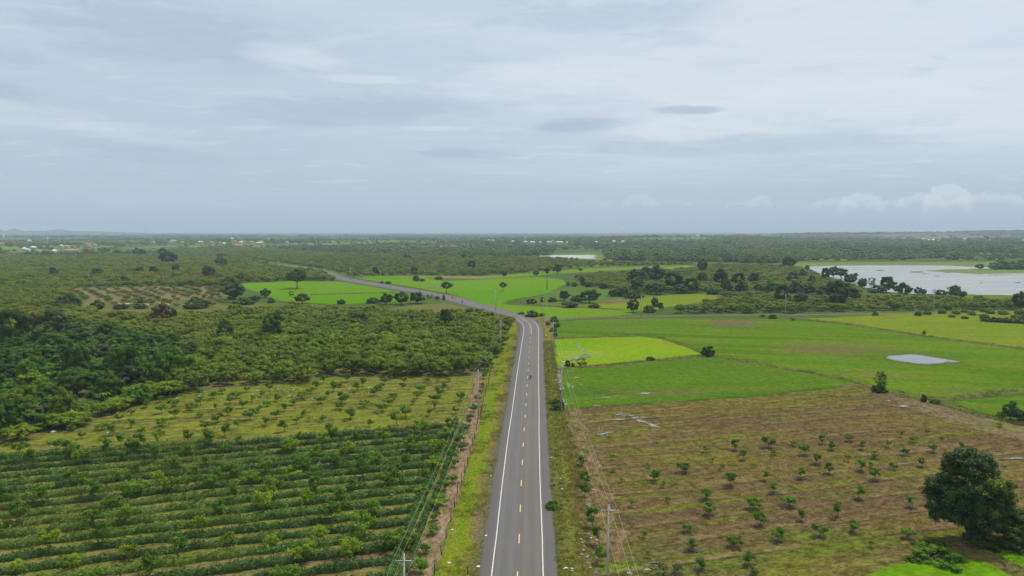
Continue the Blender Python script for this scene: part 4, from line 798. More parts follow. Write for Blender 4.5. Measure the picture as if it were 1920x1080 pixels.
# ---- the big tree at lower right and its neighbours
def big_tree():
    x, y = G(1815, 1012); r = np.random.default_rng(901); e = empty('big_tree', (x, y, .05))
    lobes = [((-.2, 0, 7.9), (4.4, 4.2, 3.6), 84), ((-3.4, -.3, 6.2), (2.9, 2.8, 2.9), 48), ((3.0, .2, 5.6), (2.6, 2.8, 3.0), 48), ((-.6, .4, 10.8), (2.7, 2.6, 2.1), 34), ((0.6, -.6, 4.0), (4.0, 3.0, 2.4), 48), ((4.9, .3, 3.4), (1.7, 1.8, 2.0), 14), ((-3.6, 0, 3.9), (1.7, 2, 1.6), 12), ((1.9, .2, 11.0), (1.3, 1.2, 1.0), 7)]
    mb = MB(); tips = []
    for c, rad, n in lobes:
        d = unit(r.normal(0, 1, (n, 3))); C = np.array(c) + d * np.array(rad) * (r.uniform(.45, 1.0, n) ** .6)[:, None]
        C[:, 2] = np.maximum(C[:, 2], 1.3 + r.random(n)); tips.append(C[0]); tips.append(C[1])
        fresh = (C[:, 2] > 7.6) & (C[:, 0] > .6) & (C[:, 0] < 4.6) & (C[:, 1] < 1.6) & (C[:, 2] < 10.2)
        tn = np.where(fresh, .97, r.uniform(.1, .62, n)); foliage(mb, r, C, .78, 150, .30, .6, tone=tn, squash=.85)
    n = 16; C = np.array([2.5, -2.3, 8.5]) + unit(r.normal(0, 1, (n, 3))) * np.array([2.0, .9, 1.2]) * r.uniform(.3, 1, (n, 1)); foliage(mb, r, C, .6, 150, .28, .5, tone=np.full(n, 1.05), squash=.85)
    m = leafmat('big_tree_leaf', (.028, .066, .012), (.068, .125, .024), (.24, .28, .02), trans=.12, spec=.12)
    m.node_tree.nodes['Color Ramp'].color_ramp.elements[1].position = .9
    link('crown', mb.mesh('crown', m), e); t = MB(); limbs(t, r, 2.6, [tuple(q) for q in tips], .38); link('trunk', t.mesh('trunk', M['wood']), e)
    tag(e, 'biggest tree, broad and dark, with a yellow green patch of new leaves at upper right', 'tree')
big_tree()
for (px, py, h, w_, kd, lab) in ((1893, 1016, 62, 90, 'dark', 'dark tree leaning against the right side of the biggest tree'), (1752, 1050, 26, 92, 'weed', 'low dark green bush in front of the biggest tree, beside the bright rice'), (1712, 1052, 10, 34, 'weed', 'smallest green bush at the edge of the bright rice near the biggest tree'),
                                 (1760, 1030, 20, 44, 'nearbush', 'dark bush pressed against the left foot of the biggest tree'), (1845, 1022, 26, 70, 'nearbush', 'dark bush under the right half of the biggest tree'), (1254, 1092, 34, 92, 'neargrey', 'grey green shrub standing in the puddle at the bottom edge'), (1906, 1030, 30, 60, 'nearbush', 'dark bush at the right edge below the leaning dark tree')):
    px_tree(K[kd], {'dark': 'dark_tree', 'weed': 'shrub', 'nearbush': 'bush', 'neargrey': 'shrub'}[kd], px, py, h, w_, 10 if kd == 'dark' else 2.8, 10 if kd == 'dark' else 5, lab, 'tree' if kd == 'dark' else 'bush')

# ---- single trees, each read off the photograph: px, py of the foot, height, width, kind, label
TREES = [
 (25, 636, 60, 52, 'dark', 'tall dark tree at the left edge above the thicket'), (62, 622, 36, 28, 'brown', 'small yellowish brown tree between two dark trees at the left edge'), (98, 622, 42, 52, 'grey', 'wide grey green tree right of the yellowish brown one at the left edge'),
 (303, 598, 30, 34, 'brown', 'round rusty brown tree in the orchard below the white cattle'), (322, 596, 22, 18, 'dark', 'dark tree touching the right side of the rusty brown tree'), (513, 628, 46, 42, 'dark', 'tall dark tree standing out of the orchard left of centre'), (422, 630, 34, 32, 'mid', 'mid green pointed tree rising from the orchard, left of the tall dark one'),
 (557, 541, 38, 40, 'umbrella', 'umbrella shaped tree with a clear trunk alone in the left rice field'), (440, 561, 32, 42, 'mid', 'broad green tree at the corner of the left rice field'), (498, 558, 17, 20, 'grey', 'small round grey tree beside the broad green one at the left rice field'), (567, 569, 19, 29, 'mid', 'round green tree on the near edge of the left rice field'), (546, 556, 11, 14, 'sparse', 'thin little tree on the bund of the left rice field'), (508, 568, 11, 14, 'greenbush', 'green bush at the near corner of the left rice field'),
 (453, 530, 20, 20, 'standard', 'dark standard tree at the far left corner of the left rice field'), (428, 531, 12, 26, 'bush', 'low spreading dark bush beside the far corner of the left rice field'), (390, 518, 21, 21, 'dark', 'dark upright tree halfway between the two round trees above the clearing'), (415, 496, 15, 20, 'dark', 'round dark tree near the place where the road vanishes'), (415, 486, 12, 18, 'mid', 'greener tree just behind the round dark tree by the vanishing road'),
 (315, 492, 22, 30, 'dark', 'broadest dark tree on the far left orchard'), (305, 481, 17, 15, 'dark', 'tall dark tree behind the broadest tree on the far left orchard'), (261, 480, 15, 23, 'dark', 'wide dark tree at the far edge of the left orchard'), (99, 515, 15, 15, 'dark', 'round dark tree alone in the far left orchard'), (183, 514, 12, 26, 'bush', 'wide dark bushy tree in the far orchard above the clearing'), (263, 511, 11, 18, 'dark', 'left tree of the row of three above the clearing'), (287, 511, 13, 17, 'dark', 'middle tree of the row of three above the clearing'), (330, 507, 13, 16, 'dark', 'right tree of the row of three above the clearing'),
 (233, 527, 10, 19, 'bush', 'low dark bush directly above the brown clearing'), (308, 523, 8, 22, 'greenbush', 'flat green bush above the right part of the clearing'), (140, 500, 6, 14, 'bush', 'small dark bush in the farthest left orchard'), (22, 516, 6, 10, 'bush', 'tiny dark bush near the left edge of the far orchard'),
 (370, 578, 18, 44, 'bush', 'long dark bush right of the clearing'), (125, 573, 24, 48, 'greenbush', 'big green bush at the left end of the clearing'), (182, 580, 18, 26, 'greenbush', 'green bush below the left end of the clearing'), (264, 579, 10, 23, 'bush', 'dark bush in front of the white cattle'), (228, 579, 9, 30, 'bush', 'flat dark bush left of the white cattle'), (258, 568, 8, 28, 'bush', 'dark bush behind the white cattle'), (430, 597, 8, 20, 'bush', 'low dark bush amid the orchard above the pointed tree'), (456, 571, 15, 38, 'greenbush', 'green bush in front of the broad tree at the rice corner'), (478, 566, 12, 22, 'grey', 'grey green shrub between the rice corner trees'),
 (84, 481, 9, 15, 'dark', 'dark tree in front of the far village, left one of three'), (53, 480, 8, 13, 'dark', 'dark tree by the pale field near the far village'), (43, 481, 6, 9, 'dark', 'small dark tree next to the pale field near the far village'), (116, 478, 7, 8, 'dark', 'dark tree below the biggest orange roof'), (161, 477, 8, 8, 'dark', 'dark tree right of the orange roofed terrace'), (218, 477, 8, 13, 'mid', 'green tree at the far orchard rim'), (190, 474, 6, 9, 'dark', 'left small tree on the far orchard rim'), (200, 473, 8, 11, 'dark', 'right small tree on the far orchard rim'), (239, 478, 7, 10, 'dark', 'small dark tree left of the wide one at the orchard rim'), (291, 480, 5, 8, 'dark', 'tiny tree between the wide tree and the broadest tree'),
 (837, 550, 23, 21, 'standard', 'dark round tree with a visible trunk in the middle rice field beside the road'), (943, 546, 18, 14, 'standard', 'slender small tree with forked crown in the middle rice field'), (1046, 513, 19, 18, 'dark', 'dark oval tree at the far bund behind the palm'), (1005, 517, 10, 13, 'grey', 'grey green bush tree left of the palm'), (1088, 511, 9, 9, 'standard', 'small round tree on the tan strip behind the palm'), (946, 517, 9, 9, 'bush', 'small dark conical bush on the far rice bund'),
 (724, 571, 22, 26, 'dark', 'left tree of the dark group of three below the road'), (753, 571, 25, 28, 'dark', 'middle tree of the dark group of three below the road'), (782, 569, 22, 30, 'grey', 'right greyer tree of the group of three below the road'), (834, 608, 31, 26, 'dark', 'dark tree in the yellow green orchard right of the group of three'), (806, 561, 10, 16, 'sparse', 'thin grey shrub beside the road bank'), (832, 563, 10, 6, 'bush', 'narrow dark bush at the road edge by the motorcycles'), (820, 562, 7, 10, 'grey', 'small grey bush left of the narrow roadside bush'),
 (700, 568, 11, 30, 'greenbush', 'low green bush on the edge of the orchard left of the group of three'), (640, 570, 9, 16, 'bush', 'dark bush at the edge of the left rice field'), (675, 603, 18, 44, 'grey', 'grey green spreading tree in the orchard left of centre'), (693, 602, 14, 18, 'dark', 'small dark tree beside the grey green spreading tree'),
 (765, 488, 11, 14, 'dark', 'dark round tree in the orchard beyond the far rice, left one'), (870, 487, 12, 12, 'dark', 'tall tree in the orchard beyond the far rice, right of centre'), (883, 486, 8, 11, 'dark', 'low dark tree right beside the tall one beyond the far rice'), (885, 501, 13, 15, 'dark', 'round dark tree nearest the far rice edge'), (777, 508, 11, 14, 'dark', 'dark tree in the hedge line behind the far rice'), (703, 511, 11, 12, 'dark', 'dark tree above the road bend on the far orchard'), (690, 505, 9, 6, 'dark', 'thin dark tree left in the far orchard above the road'), (813, 490, 6, 7, 'dark', 'tiny dark tree in the middle of the far orchard'), (839, 491, 5, 9, 'bush', 'tiny flat bush in the middle of the far orchard'), (827, 504, 9, 16, 'greenbush', 'green bush tree in the far orchard left of the round dark one'), (750, 509, 9, 24, 'bush', 'left dark hedge clump behind the far rice'), (675, 509, 8, 20, 'bush', 'dark clump above the road in the far orchard'),
 (780, 526, 11, 14, 'greenbush', 'green bush by the roadside pole in the middle rice'), (788, 527, 5, 20, 'bush', 'flat dark bush at the base of the roadside pole'), (823, 524, 6, 16, 'bush', 'flat dark bush on the bund of the middle rice'), (716, 531, 4, 9, 'bush', 'small bush by the second far roadside pole'), (728, 532, 5, 11, 'bush', 'small bush right of the second far roadside pole'),
 (997, 594, 13, 26, 'greenbush', 'green bush on the bank at the road junction'), (1016, 593, 7, 11, 'greenbush', 'small green bush at the pole by the junction'), (978, 590, 7, 14, 'weed', 'small weedy bush left of the junction bush'), (997, 569, 9, 20, 'bush', 'dark bush at the left tip of the green mound'), (1017, 567, 10, 9, 'bush', 'small dark bush right of the mound tip bush'), (1036, 566, 9, 20, 'bush', 'dark bush left of the round tree below the mound'), (1057, 564, 20, 21, 'dark', 'round dark tree below the green mound'), (1105, 568, 26, 34, 'dark', 'broadest dark tree below the green mound'), (1082, 565, 12, 26, 'bush', 'dark bush between the two trees below the mound'), (1070, 576, 11, 36, 'grey', 'long grey green hedge bush in the paddies above the side road'), (1115, 577, 7, 21, 'bush', 'short dark bush right of the long hedge bush'),
 (1187, 586, 27, 21, 'dark', 'dark upright tree beside the side road pole'), (1217, 586, 15, 24, 'greenbush', 'green bushy tree right of the side road pole'), (1228, 580, 24, 12, 'dark', 'slim dark tree above the side road'), (1238, 582, 15, 12, 'dark', 'small dark tree right of the slim one'), (1093, 532, 15, 11, 'dark', 'small dark tree in the scrub behind the mound'), (1102, 538, 9, 12, 'bush', 'dark bush in the scrub behind the mound'), (1077, 537, 8, 12, 'bush', 'left bush of the pair behind the palm'), (1065, 536, 7, 8, 'bush', 'smaller bush right behind the palm'), (1132, 541, 10, 18, 'bush', 'dark bush at the right end of the mound'),
 (1187, 527, 23, 26, 'dark', 'dark tree at the left end of the big wooded clump'), (1210, 525, 26, 28, 'mid', 'green tree second from the left in the big wooded clump'), (1232, 524, 26, 30, 'grey', 'grey green tree in the middle of the big wooded clump'), (1262, 536, 28, 36, 'dark', 'broad dark tree at the right of the big wooded clump'), (1195, 540, 22, 26, 'grey', 'grey tree in front of the big wooded clump'), (1230, 552, 24, 40, 'mid', 'wide green tree in front of the big wooded clump'), (1275, 550, 16, 34, 'mid', 'lower green tree right in front of the wooded clump'), (1170, 556, 22, 26, 'greenbush', 'green bush at the foot of the wooded clump, left'), (1150, 556, 15, 20, 'bush', 'dark bush between mound and wooded clump'), (1188, 559, 12, 34, 'bush', 'dark low bushes at the field edge below the clump'),
 (1317, 516, 34, 23, 'standard', 'tallest tree of the far right orchard, ragged crown on a bare trunk'), (1318, 526, 16, 20, 'dark', 'dark undergrowth at the foot of the tallest ragged tree'), (1478, 500, 20, 22, 'dark', 'dark round tree at the left tip of the lake'), (1514, 506, 9, 9, 'dark', 'small round tree on the lake shore, farthest left'), (1505, 518, 15, 16, 'mid', 'green tree on the slope by the lake tip'), (1352, 531, 28, 30, 'grey', 'greyest broad tree in the right scrub'), (1363, 542, 19, 22, 'dark', 'tree in front of the greyest broad one'), (1385, 532, 22, 26, 'dark', 'dark tree right of the greyest broad one'), (1413, 528, 18, 22, 'grey', 'brownish grey tree mid right scrub'), (1392, 546, 19, 26, 'grey', 'rounded grey tree in the mid right scrub'), (1296, 541, 22, 30, 'dark', 'dark tree at the left edge of the right scrub'), (1443, 545, 24, 30, 'jungle', 'bamboo like tufted clump in the right scrub'), (1486, 526, 17, 24, 'grey', 'dull tree on the lake slope'), (1523, 527, 12, 14, 'dark', 'small dark tree under the lake tip'), (1466, 562, 30, 26, 'dark', 'dark ragged tree behind the side road pole on the right'), (1492, 550, 25, 28, 'mid', 'green tree right of the ragged pole tree'), (1518, 551, 18, 24, 'grey', 'low grey tree in the right scrub'), (1543, 553, 17, 26, 'mid', 'green tree left of the biggest scrub tree'), (1503, 564, 18, 26, 'grey', 'grey rounded bush tree in front of the right scrub'), (1422, 546, 14, 24, 'mid', 'small green tree in the right scrub'), (1340, 552, 15, 30, 'jungle', 'bright green bush at the edge of the pale field in the right scrub'), (1358, 556, 14, 22, 'dark', 'dark bush at the tip of the pale field'), (1570, 566, 44, 44, 'mid', 'biggest tree of the right scrub, tall and bushy in front of the lake'), (1597, 560, 22, 26, 'dark', 'dark tree on the right shoulder of the biggest scrub tree'),
 (1547, 521, 20, 16, 'dark', 'left tree of the shore group standing before the lake'), (1562, 520, 21, 20, 'dark', 'middle tree of the shore group standing before the lake'), (1577, 521, 19, 20, 'dark', 'right tree of the shore group standing before the lake'), (1593, 533, 20, 24, 'mid', 'green shore tree below the group'), (1603, 528, 17, 10, 'dark', 'narrow dark tree between the shore group and the spiky one'), (1617, 541, 20, 18, 'mid', 'green shore tree left of the spiky one'), (1634, 540, 22, 16, 'sparse', 'spiky thin shore tree'), (1662, 548, 31, 28, 'dark', 'tall pyramid shaped dark tree on the lake shore'), (1643, 549, 16, 28, 'jungle', 'bright green bush left of the pyramid shaped tree'), (1683, 549, 14, 16, 'mid', 'small green tree right of the pyramid shaped tree'), (1694, 558, 30, 28, 'standard', 'irregular dark tree with bare trunk between pasture and lake'), (1722, 553, 15, 16, 'dark', 'left of two small shore trees before the pole'), (1731, 553, 11, 14, 'dark', 'right of two small shore trees before the pole'), (1752, 551, 9, 8, 'sparse', 'thin tree directly behind the lakeside pole'), (1764, 556, 13, 20, 'dark', 'dark bush right of the lakeside pole'), (1788, 557, 23, 25, 'dark', 'wide leaning tree on the shore, right part of the lake'), (1801, 559, 14, 22, 'grey', 'grey bush in front of the wide leaning shore tree'), (1837, 505, 10, 15, 'dark', 'tree on the grassy spit in the lake'), (1914, 582, 36, 30, 'dark', 'dark tree at the right edge by the side road'),
 (1327, 668, 20, 24, 'bush', 'dark round bush on the bund between the rice fields'), (1650, 734, 43, 28, 'sparse', 'tall thin airy tree on the field corner'), (1648, 735, 12, 32, 'bush', 'dark undergrowth at the foot of the tall airy tree'), (1732, 754, 15, 12, 'bush', 'small upright dark bush with a white scrap beside it'), (1754, 757, 9, 22, 'weed', 'low brown green bush on the bund right of the upright bush'), (1690, 738, 6, 12, 'lime', 'tiny yellow green bush on the bund'), (1895, 788, 36, 30, 'mid', 'green tree on the bund at the right edge'), (1916, 794, 24, 26, 'mid', 'second green tree at the right edge, lower'), (1876, 782, 10, 20, 'weed', 'low weed bush left of the trees at the right edge'),
 (1089, 688, 18, 26, 'sparse', 'greyish twiggy bush on the bund of the lime green rice'), (1064, 688, 13, 11, 'bush', 'dark bush on the bund behind the roadside pole'), (1074, 688, 8, 8, 'bush', 'little dark bush between the twiggy bush and the dark one'), (1219, 677, 9, 17, 'bush', 'small dark bush on the middle of the bund'), (1043, 769, 14, 24, 'weed', 'lower green verge bush beside the roadside pole'), (1041, 758, 14, 20, 'weed', 'upper green verge bush beside the roadside pole'), (1037, 955, 17, 30, 'weed', 'green shrub at the asphalt edge right of the road'), (846, 852, 9, 24, 'weed', 'small green weed clump on the bright verge left of the road'),
 (1039, 603, 12, 16, 'weed', 'weedy shrub patch beginning at the junction'), (1045, 613, 10, 14, 'weed', 'weedy shrub between the verge and the big rice field'), (1038, 622, 12, 14, 'weed', 'weedy shrub by the yellow sign'), (1041, 631, 9, 13, 'weed', 'lowest weedy shrub behind the pole near the yellow sign'), (1028, 610, 9, 12, 'weed', 'weedy shrub nearest the road bend'),
 (1640, 592, 9, 13, 'weed', 'green bush where the side road meets the yellow field'), (1722, 592, 9, 14, 'greenbush', 'green round bush left of the yellow bushes'), (1448, 597, 9, 18, 'weed', 'weed clump at the foot of the side road pole'), (1430, 594, 5, 11, 'weed', 'low weed clump left of the side road pole'), (1486, 601, 5, 9, 'weed', 'weed tuft at the corner of the big rice'), (1733, 627, 8, 8, 'weed', 'weed tuft on the bund of the yellow green field'),
]
for i, (x, y, a, b) in enumerate(((1738, 590, 8, 14), (1766, 588, 9, 16), (1793, 589, 9, 17), (1808, 586, 7, 14), (1822, 591, 8, 14), (1842, 585, 8, 11), (1856, 588, 9, 18), (1846, 596, 8, 16), (1880, 590, 9, 18), (1912, 590, 10, 18), (1785, 595, 6, 13), (1808, 598, 6, 12), (1918, 598, 9, 16), (1900, 596, 7, 12))):
    px_tree(K['lime'], 'yellow_bush', x, y, a, b, 8, 10, 'yellow green bushy young tree in the row beside the side road on the right', 'bush', 'yellow green bushes beside the side road')
for i, x in enumerate((1850, 1868, 1884, 1900, 1918, 1936)):
    px_tree(K['bush'], 'bush', x, 603.5 + i * .8, 10, 22, 7, 10, 'dark hedge bush in the short row right of the yellow green field', 'bush', 'dark hedge bushes at the right edge')
nm = {'dark': 'dark_tree', 'mid': 'green_tree', 'grey': 'grey_tree', 'brown': 'brown_tree', 'bush': 'bush', 'greenbush': 'bush', 'jungle': 'bush', 'lime': 'bush', 'umbrella': 'umbrella_tree', 'standard': 'standard_tree', 'sparse': 'thin_tree', 'weed': 'shrub'}
for (x, y, a, b, kd, lab) in TREES:
    px_tree(K[kd], nm[kd], x, y, a, b, {'bush': 7, 'greenbush': 7, 'weed': 2.8, 'jungle': 9, 'lime': 8}.get(kd, 10), 12 if kd == 'umbrella' else 5.0 if kd == 'weed' else 9.6, lab, 'bush' if nm[kd] in ('bush', 'shrub') else 'tree')

# ---- the thicket at the left: vine covered trees
thick = [(-260, 640), (-60, 618), (60, 612), (140, 612), (230, 628), (340, 640), (362, 690), (350, 716), (300, 728), (250, 742), (190, 766), (110, 796), (60, 812), (0, 826), (-300, 880)]
big_th = [(235, 712, 66, 58, 'dark', 'darkest tallest tree in the heart of the thicket'), (287, 708, 58, 62, 'jungle', 'broad vine covered tree right of the darkest one in the thicket'), (336, 702, 52, 56, 'jungle', 'right end tree of the thicket draped in vines'), (147, 694, 56, 46, 'dark', 'dark column shaped tree in the upper thicket'), (120, 768, 40, 50, 'lime', 'yellow green leafy tree in the lower thicket'), (38, 760, 40, 66, 'lime', 'yellow topped tree over the dark hollow at the left edge'), (20, 790, 44, 60, 'dark', 'dark tree under the yellow topped one at the left edge'), (205, 728, 32, 52, 'jungle', 'soft light green bamboo clump in front of the darkest tree'), (95, 655, 34, 60, 'jungle', 'bright green tree at the upper left of the thicket'), (60, 700, 40, 56, 'jungle', 'green tree in the left middle of the thicket'), (262, 735, 20, 44, 'jungle', 'low leafy tree at the thicket front')]
for (x, y, a, b, kd, lab) in big_th: px_tree(K[kd], 'thicket_tree', x, y, a, b, {'jungle': 9, 'lime': 8}.get(kd, 10), 10, lab, 'tree')
r = np.random.default_rng(88); X, Y = grid_pts(-260, -70, 130, 340, 6.6, 6.6, .4, 2.0, r); px, py = P(X, Y); k = inpoly(px, py, thick)
for x, y, a, b__ in zip(X[k], Y[k], px[k], py[k]):
    if a < -130: continue
    kd = r.choice(['jungle', 'jungle', 'jungle', 'lime', 'greenbush', 'mid', 'dark', 'grey'], p=[.25, .2, .15, .12, .1, .08, .05, .05]); s = r.uniform(.4, .95)
    place(K[kd], 'thicket_tree', x, y, -.2, r.uniform(0, 6.28), (s, s, s * r.uniform(.5, .95)), {'jungle': 'bright green', 'lime': 'yellow green', 'grey': 'dull grey green', 'greenbush': 'bushy mid green', 'mid': 'upright mid green'}.get(kd, 'dark green') + ' leafy tree packed in the thicket, ' + ('upper part by the tall dark trees' if b__ < 660 else 'lower part near the orchard row' if b__ > 745 else 'middle part at the left edge' if a < 110 else 'middle part beside the darkest tallest tree'), 'tree', 'trees of the left thicket')
# banana-like pale leaves at the thicket front
def banana(px, py, hpx, label):
    x, y = G(px, py); mb = MB(); r = np.random.default_rng(int(px)); h = hpx * y / FPX
    for k in range(9):
        a = k * .7 + r.uniform(0, .3); n = 7; V = []; 
        for i in range(n):
            t = i / (n - 1); rr = t * h * .75; z = h * (.45 + .6 * t - .75 * t * t); w_ = .32 * math.sin(math.pi * min(1, .12 + .9 * t)) * h * .3
            for s_ in (-1, 0, 1): V.append((math.cos(a) * rr - math.sin(a) * w_ * s_, math.sin(a) * rr + math.cos(a) * w_ * s_, z - abs(s_) * .06 * h))
        mb.add(V, np.array([(i * 3 + j, i * 3 + j + 1, i * 3 + 4 + j, i * 3 + 3 + j) for i in range(n - 1) for j in (0, 1)]), .8)
    e = empty('banana_plant', (x, y, 1.4)); mb.build('leaf_crown', L['sapling_pale'], e); s = MB(); s.tube([(0, 0, -1.5), (0, 0, h * .5)], [.22, .14], 7); s.build('stem', M['palebark'], e); tag(e, label, 'banana plant')
banana(196, 755, 16, 'pale banana plant with arching leaves at the front of the thicket')

# ---- closed orchards: the 300 nearest trees are things, the rest one mass
bare = [(1592, 557), (1640, 552), (1682, 556), (1674, 562), (1620, 563)]; boff = [(560, 575), (845, 578), (800, 592), (700, 588)]
r = np.random.default_rng(21); X, Y = grid_pts(-520, 10, 150, 420, 6.9, 6.5, R(12), .75, r); px, py = P(X, Y)
tx, ty = P(X, Y, 3.6); k = inpoly(px, py, V1) & (inpoly(tx, ty, V1) | inpoly(tx, ty, V1b) | ((ty > 600) & (tx < 965))) & ~inpoly(px, py, thick) & ~(inpoly(px, py, boff) & (r.random(len(px)) < .75)); X, Y, px, py = X[k], Y[k], px[k], py[k]
# thin row along the thicket foot
X2, Y2 = grid_pts(-200, -60, 120, 260, 5.2, 5.2, R(12), .6, r); p2x, p2y = P(X2, Y2); band_p = [(-300, 862), (-100, 846), (0, 830), (104, 802), (208, 768), (312, 734), (345, 716), (352, 735), (256, 758), (158, 794), (48, 824), (-100, 856), (-300, 892)]
k2 = inpoly(p2x, p2y, band_p); X = np.concatenate([X, X2[k2]]); Y = np.concatenate([Y, Y2[k2]]); px = np.concatenate([px, p2x[k2]]); py = np.concatenate([py, p2y[k2]])
inv = (px > -60) & (px < 1990); order = np.argsort(np.where(inv, Y, 1e6)); first = order[:300]; rest = order[300:]
def olab(a, b):
    if inpoly(np.array([a]), np.array([b]), band_p)[0]: return 'low orchard tree in the slanting row below the thicket, ' + ('near the left edge' if a < 110 else 'middle of the row' if a < 230 else 'upper end of the row')
    ed = float(np.interp(a, [q[0] for q in orchard_edge], [q[1] for q in orchard_edge])); side = 'near the road verge' if a > 840 else 'above the right half of the olive field' if a > 680 else 'above the middle of the olive field' if a > 520 else 'above the left half of the olive field' if a > 350 else 'near the thicket'
    return ('front row orchard tree with trunk showing, ' if b > ed - 9 else 'orchard tree just behind the front row, ' if b > ed - 30 else 'orchard tree deep inside the closed canopy, ') + side
for i in first:
    s = r.uniform(.8, 1.08); low = .72 if (px[i] < 340 and py[i] > 735) else 1.0
    place(K_orch if r.random() < .93 else K_oliv, 'orchard_tree', X[i], Y[i], 0, r.uniform(0, 6.28), (s, s, s * low * r.uniform(.85, 1.1)), olab(px[i], py[i]), 'orchard tree', 'orchard trees in the closed orchard left of the road')
om = [merged('orchard_form', v[0], v[1], [L['orchard'], M['wood']]) for v in K_orch.v[:4]] + [merged('orchard_form', v[0], v[1], [L['orchard_olive'], M['wood']]) for v in K_oliv.v]
PT = [np.column_stack([X[rest], Y[rest], 0 * X[rest]])]; SC = [np.full(len(rest), .95)]; OL = [np.full(len(rest), .08)]
X, Y = grid_pts(-900, 120, 395, 1300, 7.6, 7.2, R(24), 1.2, r); px, py = P(X, Y, H(X, Y)); tx, ty = P(X, Y, H(X, Y) + 3.2); k = inpoly(px, py, V1b) & (inpoly(tx, ty, V1b) | (ty < 492)); PT.append(np.column_stack([X[k], Y[k], H(X[k], Y[k])])); SC.append(np.full(k.sum(), .92)); OL.append(np.full(k.sum(), .22))
X, Y = grid_pts(-800, 400, 560, 2100, 8.6, 8.2, R(-12), 1.4, r); px, py = P(X, Y, H(X, Y)); tx, ty = P(X, Y, H(X, Y) + 2.6); k = inpoly(px, py, V2) & (inpoly(tx, ty, V2) | (ty < 485)) & (r.random(len(px)) < .86); PT.append(np.column_stack([X[k], Y[k], H(X[k], Y[k])])); SC.append(np.full(k.sum(), .82)); OL.append(np.full(k.sum(), .45))
X, Y = grid_pts(60, 700, 340, 900, 7.4, 7.2, R(6), .9, r); px, py = P(X, Y); tx, ty = P(X, Y, 3.0); k = inpoly(px, py, V3) & inpoly(tx, ty, V3) & ~inpoly(px, py, bare); PT.append(np.column_stack([X[k], Y[k], 0 * X[k]])); SC.append(np.full(k.sum(), .86)); OL.append(np.full(k.sum(), .18))
X, Y = grid_pts(-140, -10, 380, 520, 6.8, 6.8, R(20), .9, r); px, py = P(X, Y); k = inpoly(px, py, [(128, 560), (150, 541), (420, 540), (420, 560), (170, 572)]); 
X3, Y3 = grid_pts(-420, -150, 400, 560, 9, 5.5, R(38), 1.0, r); p3, q3 = P(X3, Y3); k3 = inpoly(p3, q3, [(150, 575), (140, 545), (262, 539), (424, 539), (440, 560), (420, 582), (240, 586)]) & (r.random(len(p3)) < .62)
PT.append(np.column_stack([X3[k3], Y3[k3], 0 * X3[k3]])); SC.append(np.full(k3.sum(), .5)); OL.append(np.full(k3.sum(), .5))
pt = np.concatenate(PT); sc = np.concatenate(SC) * r.uniform(.8, 1.15, len(pt)); ol = np.concatenate(OL); isol = r.random(len(pt)) < ol
scatter('orchard_canopy', pt, r.uniform(0, 6.28, len(pt)), np.column_stack([sc, sc, sc * r.uniform(.8, 1.1, len(pt))]), np.where(isol, r.integers(4, 7, len(pt)), r.integers(0, 4, len(pt))), om,
        'closed orchard canopy covering the middle distance on both sides of the road', 'orchard canopy')
n_or = len(pt)

